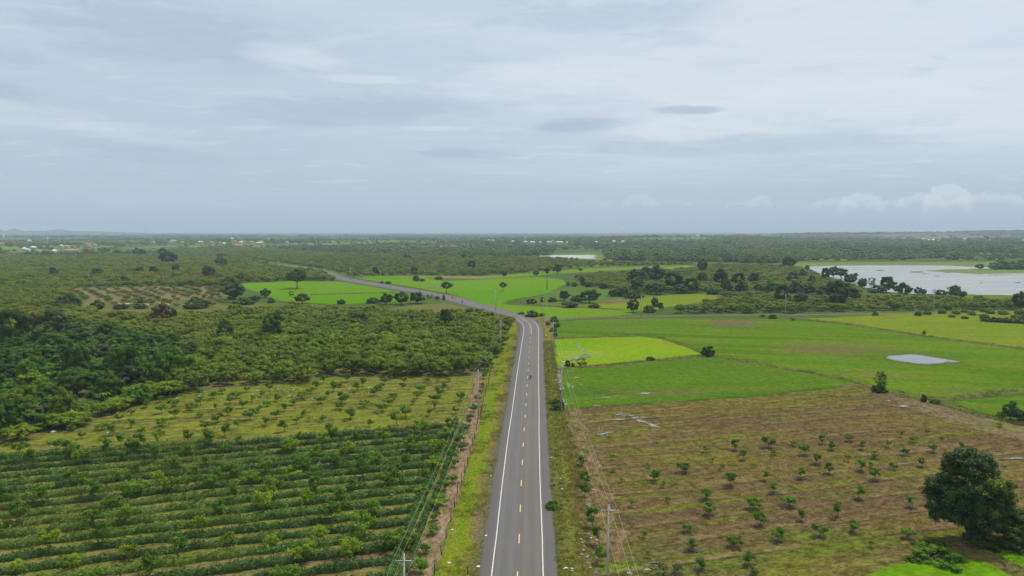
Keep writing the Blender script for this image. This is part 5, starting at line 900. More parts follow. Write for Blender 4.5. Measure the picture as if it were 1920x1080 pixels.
# ---- far woodland (kept clear just in front of each village house)
Ro, Rr, Rw, Rg, Rb = M['roof_orange'], M['roof_red'], M['white'], M['roof_grey'], M['roof_blue']
HOUSES = ((105, 471.5, 10, Ro, 'orange hip roofed house nearest in the left village'), (72, 472, 7, Ro, 'small orange roofed house left of the nearest one'), (129, 472, 11, Ro, 'left orange roof of the terrace in the left village'), (137, 471, 8, Ro, 'middle orange roof of the terrace in the left village'), (143, 472, 8, Rr, 'right red roof of the terrace in the left village'),
          (125, 463.5, 7, Ro, 'orange roofed house above the terrace'), (168, 463.8, 9, Rr, 'red roofed house right in the left village'), (164, 459, 9, Rr, 'dull red roof behind the red roofed house'), (178, 460.5, 6, Ro, 'pinkish roof right of the dull red one'), (4, 457.5, 9, Ro, 'orange roof at the very left edge'), (63, 466, 8, Rw, 'white roofed house in the left village'), (46, 468.6, 5, Rw, 'tiny white house left of the white roofed one'), (53, 470.5, 6, Rg, 'grey house below the tiny white one'),
          (55, 451.8, 6, Rw, 'lone white house higher in the left village'), (102, 472.8, 5, Rw, 'little pale shed behind the nearest orange house'), (89, 447, 3, Rw, 'tiny white spot house far left'), (116, 462.6, 5, Rg, 'grey roof left of the orange house'), (288, 455.4, 5, Ro, 'small orange roof between the villages'), (320, 455.8, 5, Ro, 'orange roof at the start of the middle village'), (342, 455.2, 5, Ro, 'second orange roof of the middle village'), (325, 452, 9, Rg, 'pale grey long roof of the middle village'), (376, 454.8, 10, Rg, 'long pale roof in the middle village'), (397, 455, 7, Rr, 'red roof right of the long pale roof'), (412, 455.6, 4, Rr, 'tiny red roof of the middle village'),
          (441, 453.8, 6, Rr, 'red roof left in the bright cluster'), (452, 455.5, 6, Rw, 'white walled house in the bright cluster'), (455, 453.6, 11, Rr, 'broad red roof in the bright cluster'), (447, 461.4, 14, Rr, 'largest red roof in front of the bright cluster'), (472.5, 454.6, 7, Ro, 'orange roof right of the bright cluster'), (487, 457, 11, Rw, 'white hall right in the middle village'), (491, 454, 7, Rr, 'red roof behind the white hall'), (538, 455.4, 6, Ro, 'lone orange roof farthest right of the middle village'), (504, 449, 4, Rw, 'small white house beyond the middle village'), (435, 447.4, 5, Rw, 'tiny white roof high in the middle village'), (420, 457.4, 4, Rw, 'small white shed in the middle village'), (548, 446, 3, Rw, 'tiny white house far beyond the village'),
          (963, 453.6, 8, Rw, 'white hall, leftmost of the row in the centre distance'), (985, 454.8, 6, Rw, 'white hall second from the left in the centre distance'), (998.5, 455.6, 9, Rw, 'white hall third from the left in the centre distance'), (1013, 455.3, 3, Rw, 'small white shed in the centre distance row'), (1037, 453, 5, Rb, 'blue roofed building in the centre distance row'), (1030, 455.6, 10, Rg, 'grey white hall beside the blue roof'), (1049, 455.7, 13, Rw, 'longest white hall of the centre distance row'), (1063, 455.8, 3, Rw, 'last small white shed of the centre distance row'),
          (1118, 454.8, 4, Rw, 'white house alone right of the centre row'), (1151, 453.4, 6, Rw, 'bright white house on the woodland edge'), (1168, 453.8, 6, Rg, 'dull white house right of the bright one'), (917, 451, 5, Rg, 'pale roof left behind the centre row'), (925, 451.2, 4, Rg, 'small pale roof beside the pale one'), (985, 444.8, 3, Rw, 'tiny white roof near the horizon centre'), (1308, 441.6, 6, Rg, 'pale building near the horizon, right of centre'), (1731, 448, 5, Rw, 'white house above the lake, farthest left of the right group'), (1741, 450.6, 3, Rw, 'tiny white house above the lake'), (1749.5, 450.6, 7, Rw, 'long white house above the lake'), (1809.5, 448.6, 7, Rg, 'grey white building above the lake on the right'), (1854, 450.6, 3, Rw, 'tiny white house near the right edge'), (1917, 451.2, 5, Rw, 'white house at the right edge horizon'), (1759, 450.8, 3, Rw, 'last tiny white house above the lake'))
def far_form(seed, rx, zt, ncl, per, leaf, cr):
    rr = np.random.default_rng(seed); mb = MB(); C = dome(rr, ncl, rx, .6, zt - cr * .5, .4, 1, .35); foliage(mb, rr, C, cr, per, leaf, .85); return mb.mesh('woodland_form', L['far'])
ff = [far_form(500 + i, 4.4 + .5 * (i % 3), 7.5 + i % 2 * 2.6, 26, 22, .8, 1.25) for i in range(4)] + [far_form(510 + i, 16, 9.5, 60, 12, 1.7, 2.4) for i in range(2)] + [far_form(520, 70, 14, 60, 6, 5, 9)]
PT, SC, IX = [], [], []
def dens(x, y, s, seed):
    q = np.sin(x / s + seed) * np.cos(y / s * .7 + 2 * seed) + .6 * np.sin(x / s * 2.3 - y / s * 1.1 + seed) + .4 * np.cos(y / s * 3.1 + x / s * .9); return q
# woodland proper (centre right) and mixed countryside
W1 = [(640, 474), (1000, 472), (1040, 479), (960, 481), (760, 479), (600, 472)]
wood = [(880, 470), (900, 457), (1100, 457), (1180, 452), (1500, 450), (1920, 449), (2400, 448), (2400, 489), (1640, 489), (1500, 491), (1430, 494), (1300, 491), (1128, 488), (1120, 478), (1128, 469), (1040, 470), (1028, 480), (900, 481), (700, 478), (640, 468)]
X, Y = grid_pts(-2400, 2800, 860, 3000, 11, 11, .3, 3.5, r); hh = H(X, Y); px, py = P(X, Y, hh)
v = (px > -250) & (px < 2200); X, Y, hh, px, py = X[v], Y[v], hh[v], px[v], py[v]
inw = inpoly(px, py, wood); orch = inpoly(px, py, V1b) | inpoly(px, py, V2) | inpoly(px, py, V3)
d = dens(X, Y, 170, 1.0); pr = np.where(inw, np.where(d > -.55, .80, .18), np.where(d > .55, .70, np.where(d > -.1, .20, .04)))
lakeb = [(1490, 496), (1500, 489), (2400, 487), (2400, 560), (1500, 560)]; fl = [(970, 486), (1028, 479), (1044, 468), (1128, 467), (1140, 488)]; paleL = [(-100, 486), (0, 477), (45, 475), (62, 479), (20, 486)]
k = (r.random(len(X)) < pr) & ~orch & ~inpoly(px, py, lakeb) & ~inpoly(px, py, fl) & ~inpoly(px, py, paleL)
k &= ~((py > 486) & ~inw)
PT.append(np.column_stack([X[k], Y[k], hh[k] - .6])); SC.append(np.exp(r.normal(-.08, .26, k.sum())) * np.where(inw[k], 1.05, .85)); IX.append(r.integers(0, 4, k.sum()))
# trees on the right bank of the lake, behind the spit
X4, Y4 = grid_pts(450, 900, 640, 900, 8, 8, .1, 2, r); a_, b_ = P(X4, Y4); k = inpoly(a_, b_, [(1862, 506), (1868, 501), (2400, 496), (2400, 505)]); PT.append(np.column_stack([X4[k], Y4[k], 0 * X4[k]])); SC.append(r.uniform(.75, 1.2, k.sum())); IX.append(r.integers(0, 4, k.sum()))
X, Y = grid_pts(-4800, 5200, 3000, 6200, 42, 34, .15, 14, r); hh = H(X, Y); px, py = P(X, Y, hh); v = (px > -200) & (px < 2150); X, Y, hh = X[v], Y[v], hh[v]
d = dens(X, Y, 420, 2.0) + .9 * np.sin(Y / 130.0 + X / 900.0); k = r.random(len(X)) < np.where(d > .4, .85, np.where(d > -.2, .2, .04))
PT.append(np.column_stack([X[k], Y[k], hh[k] - .8])); SC.append(r.uniform(.7, 1.25, k.sum())); IX.append(r.integers(4, 6, k.sum()))
X, Y = grid_pts(-13000, 13000, 6200, 17000, 210, 150, .1, 70, r); hh = H(X, Y); px, py = P(X, Y, hh); v = (px > -200) & (px < 2150); X, Y, hh = X[v], Y[v], hh[v]
k = r.random(len(X)) < .6; PT.append(np.column_stack([X[k], Y[k], hh[k] - 3])); SC.append(r.uniform(.7, 1.3, k.sum())); IX.append(np.full(k.sum(), 6))
pt = np.concatenate(PT); sc = np.concatenate(SC); ix = np.concatenate(IX)
px, py = P(pt[:, 0], pt[:, 1], pt[:, 2]); keep = np.ones(len(pt), bool)
for a in list(HOUSES) + [(1144, 494, 9)]: keep &= ~((np.abs(px - a[0]) < a[2] * .62 + 2) & (py - a[1] > -.8) & (py - a[1] < 6.5))
pt, sc, ix = pt[keep], sc[keep], ix[keep]
scatter('far_woodland', pt, r.uniform(0, 6.28, len(pt)), np.column_stack([sc, sc, np.where(ix == 6, .55, 1) * sc * r.uniform(.75, 1.15, len(pt))]), ix, ff, 'mixed woodland and hedgerow trees fading into the haze towards the horizon', 'woodland')
print('orchard pts', n_or, 'woodland pts', len(pt))

# ---- weeds and grass tufts near the camera
def tuft(seed, mat, n=26, sp=.35, h=.35, leaf=.26, wide=.35):
    rr = np.random.default_rng(seed); C = np.column_stack([rr.normal(0, sp, n), rr.normal(0, sp, n), rr.uniform(.03, h, n)]); mb = MB()
    V, F, T = leaves(C, np.column_stack([rr.normal(0, 1, n), rr.normal(0, 1, n), np.full(n, .9)]), leaf, rr.uniform(0, 1, n), rr, wide); mb.add(V, F, T); return mb.mesh('tuft_form', L[mat])
tf = [tuft(600, 'grass'), tuft(601, 'grass', 34, .5, .25), tuft(602, 'weed', 22, .3, .4), tuft(603, 'grass', 16, .25, .5), tuft(604, 'weed', 40, .55, .5)]
def fill(poly, n, x0, x1, y0, y1, lo, hi, forms, r, clump=0.0):
    X = r.uniform(x0, x1, n); Y = r.uniform(y0, y1, n); a, b = P(X, Y); k = inpoly(a, b, poly)
    if clump: k &= (dens(X, Y, clump, 1.3) + r.normal(0, .3, n)) > .2
    return np.column_stack([X[k], Y[k], np.full(k.sum(), .1)]), r.uniform(lo, hi, k.sum()), r.choice(forms, k.sum())
Q = []; vr = [(1017, 640), (1040, 640), (1048, 720), (1060, 780), (1085, 850), (1096, 950), (1112, 1085), (1120, 1200), (1040, 1200), (1030, 950), (1020, 760)]
Q.append(fill(vr, 16000, 2, 22, 75, 290, .4, .8, [0, 1, 3, 2], r)); Q.append(fill([(905, 700), (930, 664), (962, 610), (974, 640), (950, 780), (925, 930), (905, 1080), (880, 1200), (770, 1200), (838, 1000), (900, 790)], 14000, -20, 2, 75, 300, .4, .8, [0, 1, 3, 0], r, 3))
Q.append(fill([(1052, 766), (1300, 752), (1605, 722), (1900, 800), (1990, 850), (1990, 1100), (1700, 1050), (1620, 1090), (1110, 1090)], 9000, 8, 110, 80, 220, .4, .8, [0, 1, 1, 3], r)); Q.append(fill([(48, 838), (320, 745), (560, 722), (870, 706), (880, 760), (850, 792), (560, 812), (300, 828)], 12000, -130, 0, 140, 230, .4, .85, [0, 1, 0], r, 4))
Q.append(fill([(866, 800), (893, 702), (905, 705), (898, 790), (838, 1000), (812, 1090), (760, 1090), (800, 1010)], 1500, -20, 0, 80, 230, .4, .8, [0, 3, 2], r)); Q.append(fill([(-60, 880), (330, 830), (850, 800), (720, 1100), (-60, 1100)], 9000, -130, 0, 80, 170, .4, .85, [0, 1, 3], r, 3))
for L_ in BUNDS:
    for rep in range(3):
        s = r.random(len(L_)) < .8; m_ = L_[s] + r.normal(0, .9, (s.sum(), 2)); Q.append((np.column_stack([m_, np.full(len(m_), .2)]), r.uniform(.5, 1.5, len(m_)), r.choice([0, 2, 4, 4, 3], len(m_))))
PE = np.array([G(a_, b_, 0) for a_, b_ in pond]); PE = np.concatenate([PE + (np.roll(PE, -1, 0) - PE) * t_ for t_ in np.linspace(0, .95, 7)]); cen = PE.mean(0); PE = cen + (PE - cen) * r.uniform(1.0, 1.04, (len(PE), 1))
Q.append((np.column_stack([PE, np.full(len(PE), .15)]), r.uniform(.4, .95, len(PE)), r.choice([0, 1, 3, 0], len(PE))))
pt = np.concatenate([q[0] for q in Q]); sc = np.concatenate([q[1] for q in Q]); ix = np.concatenate([q[2] for q in Q])
onroad = np.abs(np.interp(pt[:, 1], Yc[:200], CL[:200, 0]) - pt[:, 0]) < 5.1
onroad &= pt[:, 1] < Yc[:200].max(); pt, sc, ix = pt[~onroad], sc[~onroad], ix[~onroad]
scatter('grass_tufts', pt, r.uniform(0, 6.28, len(pt)), np.column_stack([sc, sc, sc]), ix, tf, 'loose tufts of grass and weeds on the verges, bunds and pasture', 'grass')
print('tufts', len(pt), 'rows', row_n)

# ------------------------------------------------------------------ power poles and wires
def pole_parts():
    s = MB(); s.box((0, 0, 5.7), (.30, .24, 12.4), None, .58); a = MB(); a.box((0, -.12, 11.15), (2.05, .10, .11)); 
    b = MB(); b.tube([(-.55, -.12, 11.1), (0, -.10, 10.55)], .025, 4); b.tube([(.55, -.12, 11.1), (0, -.10, 10.55)], .025, 4)
    i = MB(); i.tube([(0, 0, 0), (0, 0, .12), (0, 0, .14), (0, 0, .22), (0, 0, .24), (0, 0, .33)], [.035, .035, .085, .085, .055, .05], 8)
    c = MB(); c.box((0, -.125, 9.4), (.30, .03, .09)); c.tube([(.0, -.15, 9.4), (0, -.15, 9.1)], .03, 5)
    return s.mesh('shaft', M['conc']), a.mesh('crossarm', M['galv']), b.mesh('brace', M['galv']), i.mesh('insulator', M['dark']), c.mesh('clamp', M['galv'])
pp = pole_parts(); pole0 = None; INS = [(-.95, -.12, 11.2), (.95, -.12, 11.2), (0.02, 0, 11.88)]
def pole(xy, rz, label, group):
    global pole0
    loc = (xy[0], xy[1], 0.0)
    if pole0 is None:
        e = empty('power_pole', loc, rz); kids = [link('shaft', pp[0], e), link('crossarm', pp[1], e), link('brace', pp[2], e), link('clamp', pp[4], e)]
        for q in INS: o = link('insulator', pp[3], e); o.location = q; kids.append(o)
        pole0 = (e, kids)
    else: e = copy_tree(pole0[0], pole0[1], loc, rz)
    return tag(e, label, 'power pole', group)
def by_top(px, py):   # foot of a 12 m pole from the pixel of its top
    return G(px, py, 11.9)
LEFT = [(757, 1037), (896.5, 692), (939, 600), (938.3, 559), (929, 543), (853, 528), (786, 517), (713, 507), (657, 501)]
RIGHT = [(1141, 945), (1053.5, 682), (1037, 603), (1018.5, 558)]
SIDE = [(1018.5, 558), (1203, 553), (1474, 550.5), (1752, 545), (1985, 541)]
LW = [by_top(*p) for p in LEFT]; RW = [by_top(*p) for p in RIGHT]; SW = [by_top(*p) for p in SIDE]
fwd = np.array(LW[1]) - np.array(LW[0]); LW0 = tuple(np.array(LW[0]) - fwd); RW0 = tuple(np.array(RW[0]) - (np.array(RW[1]) - np.array(RW[0])))
lab_l = ['power pole cut by the bottom edge, only its crossarm and tip in view', 'tall power pole at the right end of the olive grass field', 'power pole in front of the closed orchard beside the road bend, left side', 'power pole whose foot is hidden by orchard trees at the road bend', 'first power pole past the bend on the far side of the road', 'power pole near the red motorcycle, far side of the road', 'power pole beyond the middle round tree on the far road', 'power pole on the rice edge of the far road, second from the end', 'farthest left power pole before the road vanishes']
lab_r = ['nearest full height power pole, at the bottom right of the road', 'power pole by the green verge bush and the water filled ditch', 'power pole behind the yellow warning sign beside the lime rice', 'power pole at the junction with the side road']
lab_s = ['', 'power pole by the dark upright tree on the side road', 'pale power pole at the corner of the big rice and the side road', 'pale power pole standing in front of the lake', 'power pole of the side road beyond the right edge']
def heading(pts, i): a = np.array(pts[max(i - 1, 0)]); b = np.array(pts[min(i + 1, len(pts) - 1)]); d = b - a; return math.atan2(-d[0], d[1])
for i, p in enumerate(LW): pole(p, heading(LW, i) if i < 8 else heading(LW, 7), lab_l[i], 'power poles on the left side of the road')
for i, p in enumerate(RW): pole(p, heading(RW, i), lab_r[i], 'power poles on the right side of the road')
for i, p in enumerate(SW[1:4]): pole(p, heading(SW, i + 1), lab_s[i + 1], 'power poles along the side road')
def wires(pts, heads, labels, rad):
    for q, lb in zip(INS, labels):
        mb = MB()
        for i in range(len(pts) - 1):
            def at(k): c, s = math.cos(heads[k]), math.sin(heads[k]); return Vector((pts[k][0] + q[0] * c - q[1] * s, pts[k][1] + q[0] * s + q[1] * c, q[2] + .32))
            A, B = at(i), at(i + 1); n = 14; sag = (B - A).length * .014
            mb.tube([A.lerp(B, k / n) - Vector((0, 0, 4 * sag * (k / n) * (1 - k / n))) for k in range(n + 1)], rad, 4, cap=False)
        tag(mb.build('power_line', M['wire']), lb, 'power line', 'power lines strung between the poles')
pts = [LW0] + LW; wires(pts, [heading(pts, i) for i in range(len(pts))], ['left most wire on the left row of power poles', 'right most wire on the left row of power poles', 'middle wire on the left row of power poles'], .009)
pts = [RW0] + RW; wires(pts, [heading(pts, i) for i in range(len(pts))], ['wire nearest the road on the right row of power poles', 'wire farthest from the road on the right row of power poles', 'middle wire on the right row of power poles'], .011)
wires(SW, [heading(SW, i) for i in range(len(SW))], ['near wire along the side road poles', 'far wire along the side road poles', 'middle wire along the side road poles'], .009)

# ------------------------------------------------------------------ fence posts
mb = MB(); mb.tube([(0, 0, -.2), (.02, 0, .7), (.0, .02, 1.5)], [.075, .065, .06], 6); post_me = mb.mesh('fence_post', M['post']); post0 = None
def post(x, y, label, group, s=1.0, lean=(0, 0)):
    global post0
    if post0 is None: o = post0 = link('fence_post', post_me)
    else: o = post0.copy(); COL.objects.link(o)
    o.location = (x, y, .1); o.scale = (1, 1, s); o.rotation_euler = (lean[0], lean[1], 0); return tag(o, label, 'fence post', group)
A = np.array(G(530 / 3 + 640, 720 + 1072 / 3)); B = np.array(G(640 + 765 / 3, 720 + 250 / 3)); C_ = np.array(G(922, 690)); r = np.random.default_rng(66)
k = 0; pos = A - (B - A) / np.hypot(*(B - A)) * 5.2
while pos[1] < C_[1]:
    e = (B - A) / np.hypot(*(B - A)) if pos[1] < B[1] else (C_ - B) / np.hypot(*(C_ - B))
    post(pos[0] + r.normal(0, .08), pos[1], 'dark leaning wooden fence post between the reddish soil strip and the bright verge', 'fence posts along the left verge', r.uniform(.88, 1.08), (r.normal(0, .04), r.normal(0, .05))); pos = pos + e * (5.3 + r.normal(0, .15))
for px, py in ((1612, 588.5), (1645, 588), (1664, 587.5), (1681, 587), (1700, 586.5), (1588, 589), (1570, 590), (1541, 590.5), (1522, 590.5), (1718, 586), (1733, 585.6)):
    x, y = G(px, py); post(x, y + 3.4, 'thin dark post between the side road and the orchard behind it', 'fence posts along the side road', 1.25)
o = MB(); o.tube([(0, 0, -.1), (0, 0, .85)], .055, 8); x, y = G(877, 1078)
e = empty('marker_post', (x, y, .12)); o.build('shaft', M['dark'], e); t = MB(); t.tube([(0, 0, .85), (0, 0, 1.02)], .06, 8); t.build('blue_cap', M['roof_blue'], e); tag(e, 'short dark marker post with a blue cap at the bottom edge, left verge', 'marker post')

# ------------------------------------------------------------------ warning sign
def sign():
    x, y = G(1023.5, 643); e = empty('warning_sign', (x, y, .1), R(-3)); p = MB(); p.tube([(0, .05, -.3), (0, .05, 3.0)], .04, 8); p.build('post', M['galv'], e)
    ye = simple('yellow_reflective', (.85, .45, .01), .45, .04, 2); bk = simple('black_vinyl', (.02, .02, .02), .5, .05, 2); s = .56
    b = MB(); V = [(0, 0, 2.5 - s * 1.414 / 1), (s * 1.414, 0, 2.5), (0, 0, 2.5 + s * 1.414), (-s * 1.414, 0, 2.5)]; V = [(a, .02, c) for a, _, c in V] + [(a, -.005, c) for a, _, c in V]
    b.add(V, np.array([(0, 1, 2, 3), (7, 6, 5, 4), (0, 4, 5, 1), (1, 5, 6, 2), (2, 6, 7, 3), (3, 7, 4, 0)])); b.build('panel', ye, e)
    q = MB(); s2 = s * 1.414
    for a, c in (((0, -1), (1, 0)), ((1, 0), (0, 1)), ((0, 1), (-1, 0)), ((-1, 0), (0, -1))):
        for_ = [(a[0] * s2 * f, -.009, 2.5 + a[1] * s2 * f) for f in (.93,)] + [(c[0] * s2 * .93, -.009, 2.5 + c[1] * s2 * .93), (c[0] * s2 * .87, -.009, 2.5 + c[1] * s2 * .87), (a[0] * s2 * .87, -.009, 2.5 + a[1] * s2 * .87)]
        q.add(for_, np.array([(0, 1, 2, 3)]))
    q.build('border', bk, e); ar = MB()
    pts = [(.16, 2.12), (.16, 2.42), (.12, 2.55), (.02, 2.66), (-.10, 2.74)]
    for (a, b_), (c, d) in zip(pts[:-1], pts[1:]):
        dx_, dz_ = c - a, d - b_; l_ = math.hypot(dx_, dz_); nx, nz = -dz_ / l_ * .055, dx_ / l_ * .055
        ar.add([(a + nx, -.012, b_ + nz), (a - nx, -.012, b_ - nz), (c - nx, -.012, d - nz), (c + nx, -.012, d + nz)], np.array([(0, 1, 2, 3)]))
    ar.add([(-.03, -.013, 2.60), (-.03 + .1, -.013, 2.86), (-.26, -.013, 2.83)], np.array([(0, 1, 2)])); ar.build('curve_arrow', bk, e)
    tag(e, 'yellow diamond warning sign with a black left bend arrow on the right verge', 'road sign')
sign()

# ------------------------------------------------------------------ people, motorcycles
def skin(name, J, E, mat, parent=None, sub=2):
    me = bpy.data.meshes.new(name); me.from_pydata([j[0] for j in J], E, []); o = link(name, me, parent); me.materials.append(mat)
    sk = o.modifiers.new('skin', 'SKIN'); sk.use_smooth_shade = True
    for v, j in zip(me.skin_vertices[0].data, J): v.radius = (j[1], j[1]) if not isinstance(j[1], tuple) else j[1]
    me.skin_vertices[0].data[0].use_root = True; s = o.modifiers.new('sub', 'SUBSURF'); s.levels = sub; s.render_levels = sub; return o
def bake(o):
    dg = bpy.context.evaluated_depsgraph_get(); me = bpy.data.meshes.new_from_object(o.evaluated_get(dg)); me.name = o.name; old = o.data; o.modifiers.clear(); o.data = me; return o
def rider(loc, rz, shirt, trousers, hair, label):
    """seated on a motorcycle that faces +Y; one continuous body, clothing and hair over it"""
    e = empty('person', loc, rz); skinm = simple('skin', (.28, .16, .10), .6, .05, 5)
    J = [((0, -.18, .84), .15)]; Ed = []
    def add(p, r, par): J.append((p, r)); Ed.append((par, len(J) - 1)); return len(J) - 1
    a = add((0, -.14, 1.05), .14, 0); b = add((0, -.08, 1.27), .155, a); n = add((0, -.04, 1.42), .06, b); hd = add((0, -.01, 1.52), .085, n); tp = add((0, -.01, 1.64), .085, hd); add((0, -.01, 1.70), .045, tp); add((0, .085, 1.56), .018, hd)
    for s in (-1, 1):
        sh = add((s * .19, -.07, 1.33), .062, b); elb = add((s * .30, .10, 1.13), .045, sh); wr = add((s * .31, .34, 1.03), .03, elb); pm = add((s * .31, .41, 1.02), .032, wr)
        for f in range(4): u = add((s * (.285 + .017 * f), .455 - .004 * abs(f - 1), 1.02), .010, pm); add((s * (.285 + .017 * f), .465, .985), .009, u)
        th_ = add((s * .27, .42, 1.0), .010, pm)
        hp = add((s * .11, -.15, .82), .10, 0); kn = add((s * .20, .24, .80), .068, hp); an = add((s * .20, .10, .38), .04, kn); add((s * .20, .22, .34), .035, an)
    bake(skin('body', J, Ed, skinm, e, 1))
    J2 = [((0, -.17, .90), .17), ((0, -.14, 1.05), .16), ((0, -.08, 1.27), .172), ((0, -.05, 1.37), .09)]; E2 = [(0, 1), (1, 2), (2, 3)]
    for s in (-1, 1): J2.append(((s * .19, -.07, 1.33), .078)); E2.append((2, len(J2) - 1)); J2.append(((s * .29, .085, 1.15), .062)); E2.append((len(J2) - 2, len(J2) - 1))
    bake(skin('shirt', J2, E2, shirt, e, 1))
    J3 = [((0, -.17, .86), .17)]; E3 = []
    for s in (-1, 1):
        for p, rr in (((s * .11, -.14, .82), .115), ((s * .20, .24, .80), .082), ((s * .20, .11, .44), .055)): J3.append((p, rr)); E3.append((0 if rr == .115 else len(J3) - 2, len(J3) - 1))
    bake(skin('trousers', J3, E3, trousers, e, 1))
    hb = MB(); iv, fi = ico(); k = iv.copy(); k[:, 2] = np.where(k[:, 2] < -.15, -.15 + .3 * (k[:, 2] + .15), k[:, 2]); hb.add(np.array([0, -.02, 1.62]) + k * [.108, .122, .125], fi); hb.build('helmet', hair, e, smooth=True)
    tag(e, label, 'person')
def bike(loc, rz, col, label):
    e = empty('motorcycle', loc, rz); tyre = simple('rubber', (.02, .02, .02), .8, .1, 6)
    for y in (-.62, .62):
        n = 20; V = []; m_ = 6
        for i in range(n):
            a = 2 * math.pi * i / n
            for j in range(m_): b = 2 * math.pi * j / m_; rr = .255 + .045 * math.cos(b); V.append((.045 * math.sin(b), y + rr * math.cos(a), .30 + rr * math.sin(a)))
        F = [(i * m_ + j, ((i + 1) % n) * m_ + j, ((i + 1) % n) * m_ + (j + 1) % m_, i * m_ + (j + 1) % m_) for i in range(n) for j in range(m_)]
        w_ = MB(); w_.add(V, np.array(F)); wo_ = w_.build('wheel', tyre, e, True); rm = MB(); rm.tube([(-.05, y, .3), (.05, y, .3)], .05, 8)
        for i in range(8): a = i * math.pi / 4; rm.tube([(0, y, .3), (0, y + .22 * math.cos(a), .3 + .22 * math.sin(a))], .008, 4, False)
        rm.build('rim', M['galv'], wo_)
    b = MB(); b.tube([(0, .38, .88), (0, .30, .62), (0, .10, .45), (0, -.25, .48), (0, -.55, .62), (0, -.78, .68)], [.10, .13, .12, .15, .12, .05], 8); b.box((0, .02, .38), (.22, .36, .24)); b.build('body', col, e)
    s = MB(); s.box((0, -.30, .74), (.26, .72, .10), None, .85); s.build('seat', M['dark'], e)
    f = MB(); f.tube([(-.07, .62, .30), (-.06, .44, .92)], .025, 6); f.tube([(.07, .62, .30), (.06, .44, .92)], .025, 6); f.build('front_fork', M['galv'], e)
    h = MB(); h.tube([(-.36, .40, 1.0), (-.15, .44, .98), (.15, .44, .98), (.36, .40, 1.0)], .018, 6); h.build('handlebar', M['dark'], e)
    for s_ in (-1, 1): mr = MB(); mr.tube([(s_ * .24, .43, .99), (s_ * .30, .45, 1.16)], .008, 4); mr.box((s_ * .31, .45, 1.19), (.12, .02, .07)); mr.build('mirror', M['dark'], e)
    g = MB(); g.box((0, -.86, .70), (.14, .06, .08)); g.build('tail_light', M['roof_red'], e); l_ = MB(); l_.box((0, .53, .90), (.16, .08, .14)); l_.build('headlight', M['white'], e)
    x_ = MB(); x_.tube([(.13, -.05, .28), (.15, -.75, .36)], [.03, .045], 6); x_.build('exhaust', M['galv'], e); mf = MB(); mf.box((0, -.82, .50), (.15, .03, .24)); mf.build('mudguard', M['dark'], e)
    tag(e, label, 'motorcycle')
cloth = lambda n, c: simple(n, c, .85, .08, 8)
for (px, py, rz, shirt, col, lb, lm) in ((995, 711.5, R(-1.9), cloth('white_shirt', (.62, .60, .57)), M['dark'], 'rider in a white shirt and dark helmet on the straight road', 'dark motorcycle carrying the white shirted rider on the straight road'),
                                  (848, 560.5, R(28), cloth('orange_shirt', (.70, .13, .04)), M['roof_red'], 'rider in an orange red top on the farther motorcycle beyond the bend', 'motorcycle of the orange red rider beyond the bend'),
                                  (867, 568.5, R(208), cloth('black_shirt', (.03, .03, .035)), M['dark'], 'rider in dark clothes on the nearer motorcycle beyond the bend', 'motorcycle of the dark clothed rider beyond the bend')):
    x, y = G(px, py); bike((x, y, .30), rz, col, lm); rider((x, y, .30), rz, shirt, cloth('dark_trousers', (.035, .035, .045)), M['dark'], lb)

# ------------------------------------------------------------------ cattle
def cow(px, py, rz, mat, label):
    x, y = G(px, py); e = empty('cow', (x, y, .05), rz, (1.15, 1.15, 1.15)); J = [((0, -.72, 1.08), .27)]; Ed = []
    def add(p, r_, par): J.append((p, r_)); Ed.append((par, len(J) - 1)); return len(J) - 1
    a = add((0, -.2, 1.02), .33, 0); b = add((0, .35, 1.05), .34, a); c = add((0, .72, 1.18), .25, b); hmp = add((0, .45, 1.38), .12, b); d = add((0, 1.0, 1.35), .15, c); h = add((0, 1.22, 1.42), .13, d); mz = add((0, 1.5, 1.24), .075, h)
    for s in (-1, 1):
        q = add((s * .2, -.75, .82), .15, 0); k1 = add((s * .2, -.62, .62), .085, q); k2 = add((s * .2, -.84, .42), .055, k1); k3 = add((s * .2, -.80, .06), .045, k2)
        q = add((s * .18, .55, .78), .12, b); k1 = add((s * .18, .56, .44), .06, q); add((s * .18, .54, .06), .045, k1); add((s * .26, 1.18, 1.46), .03, h); add((s * .10, 1.20, 1.64), .015, h)
    t = add((0, -1.0, 1.2), .03, 0); t2 = add((0, -1.08, .8), .02, t); add((0, -1.1, .5), .035, t2); bake(skin('body', J, Ed, mat, e, 1)); tag(e, label, 'cow')
for px, py, rz, m_, lb in ((248.5, 573, 1.9, 'cow', 'brightest white cow between two dark bushes below the clearing'), (239, 573.5, 2.6, 'cow', 'small white cow left of the brightest one'), (276, 575, 1.5, 'cow', 'greyish white cow right of the dark bush'), (299.5, 574, .3, 'cow', 'cream cow left behind the rusty brown tree'), (315, 574.5, 1.4, 'cow', 'cream cow right behind the rusty brown tree'), (225, 574, 1.2, 'cow', 'pale cow farthest left below the clearing')): cow(px, py, rz, M[m_], lb)

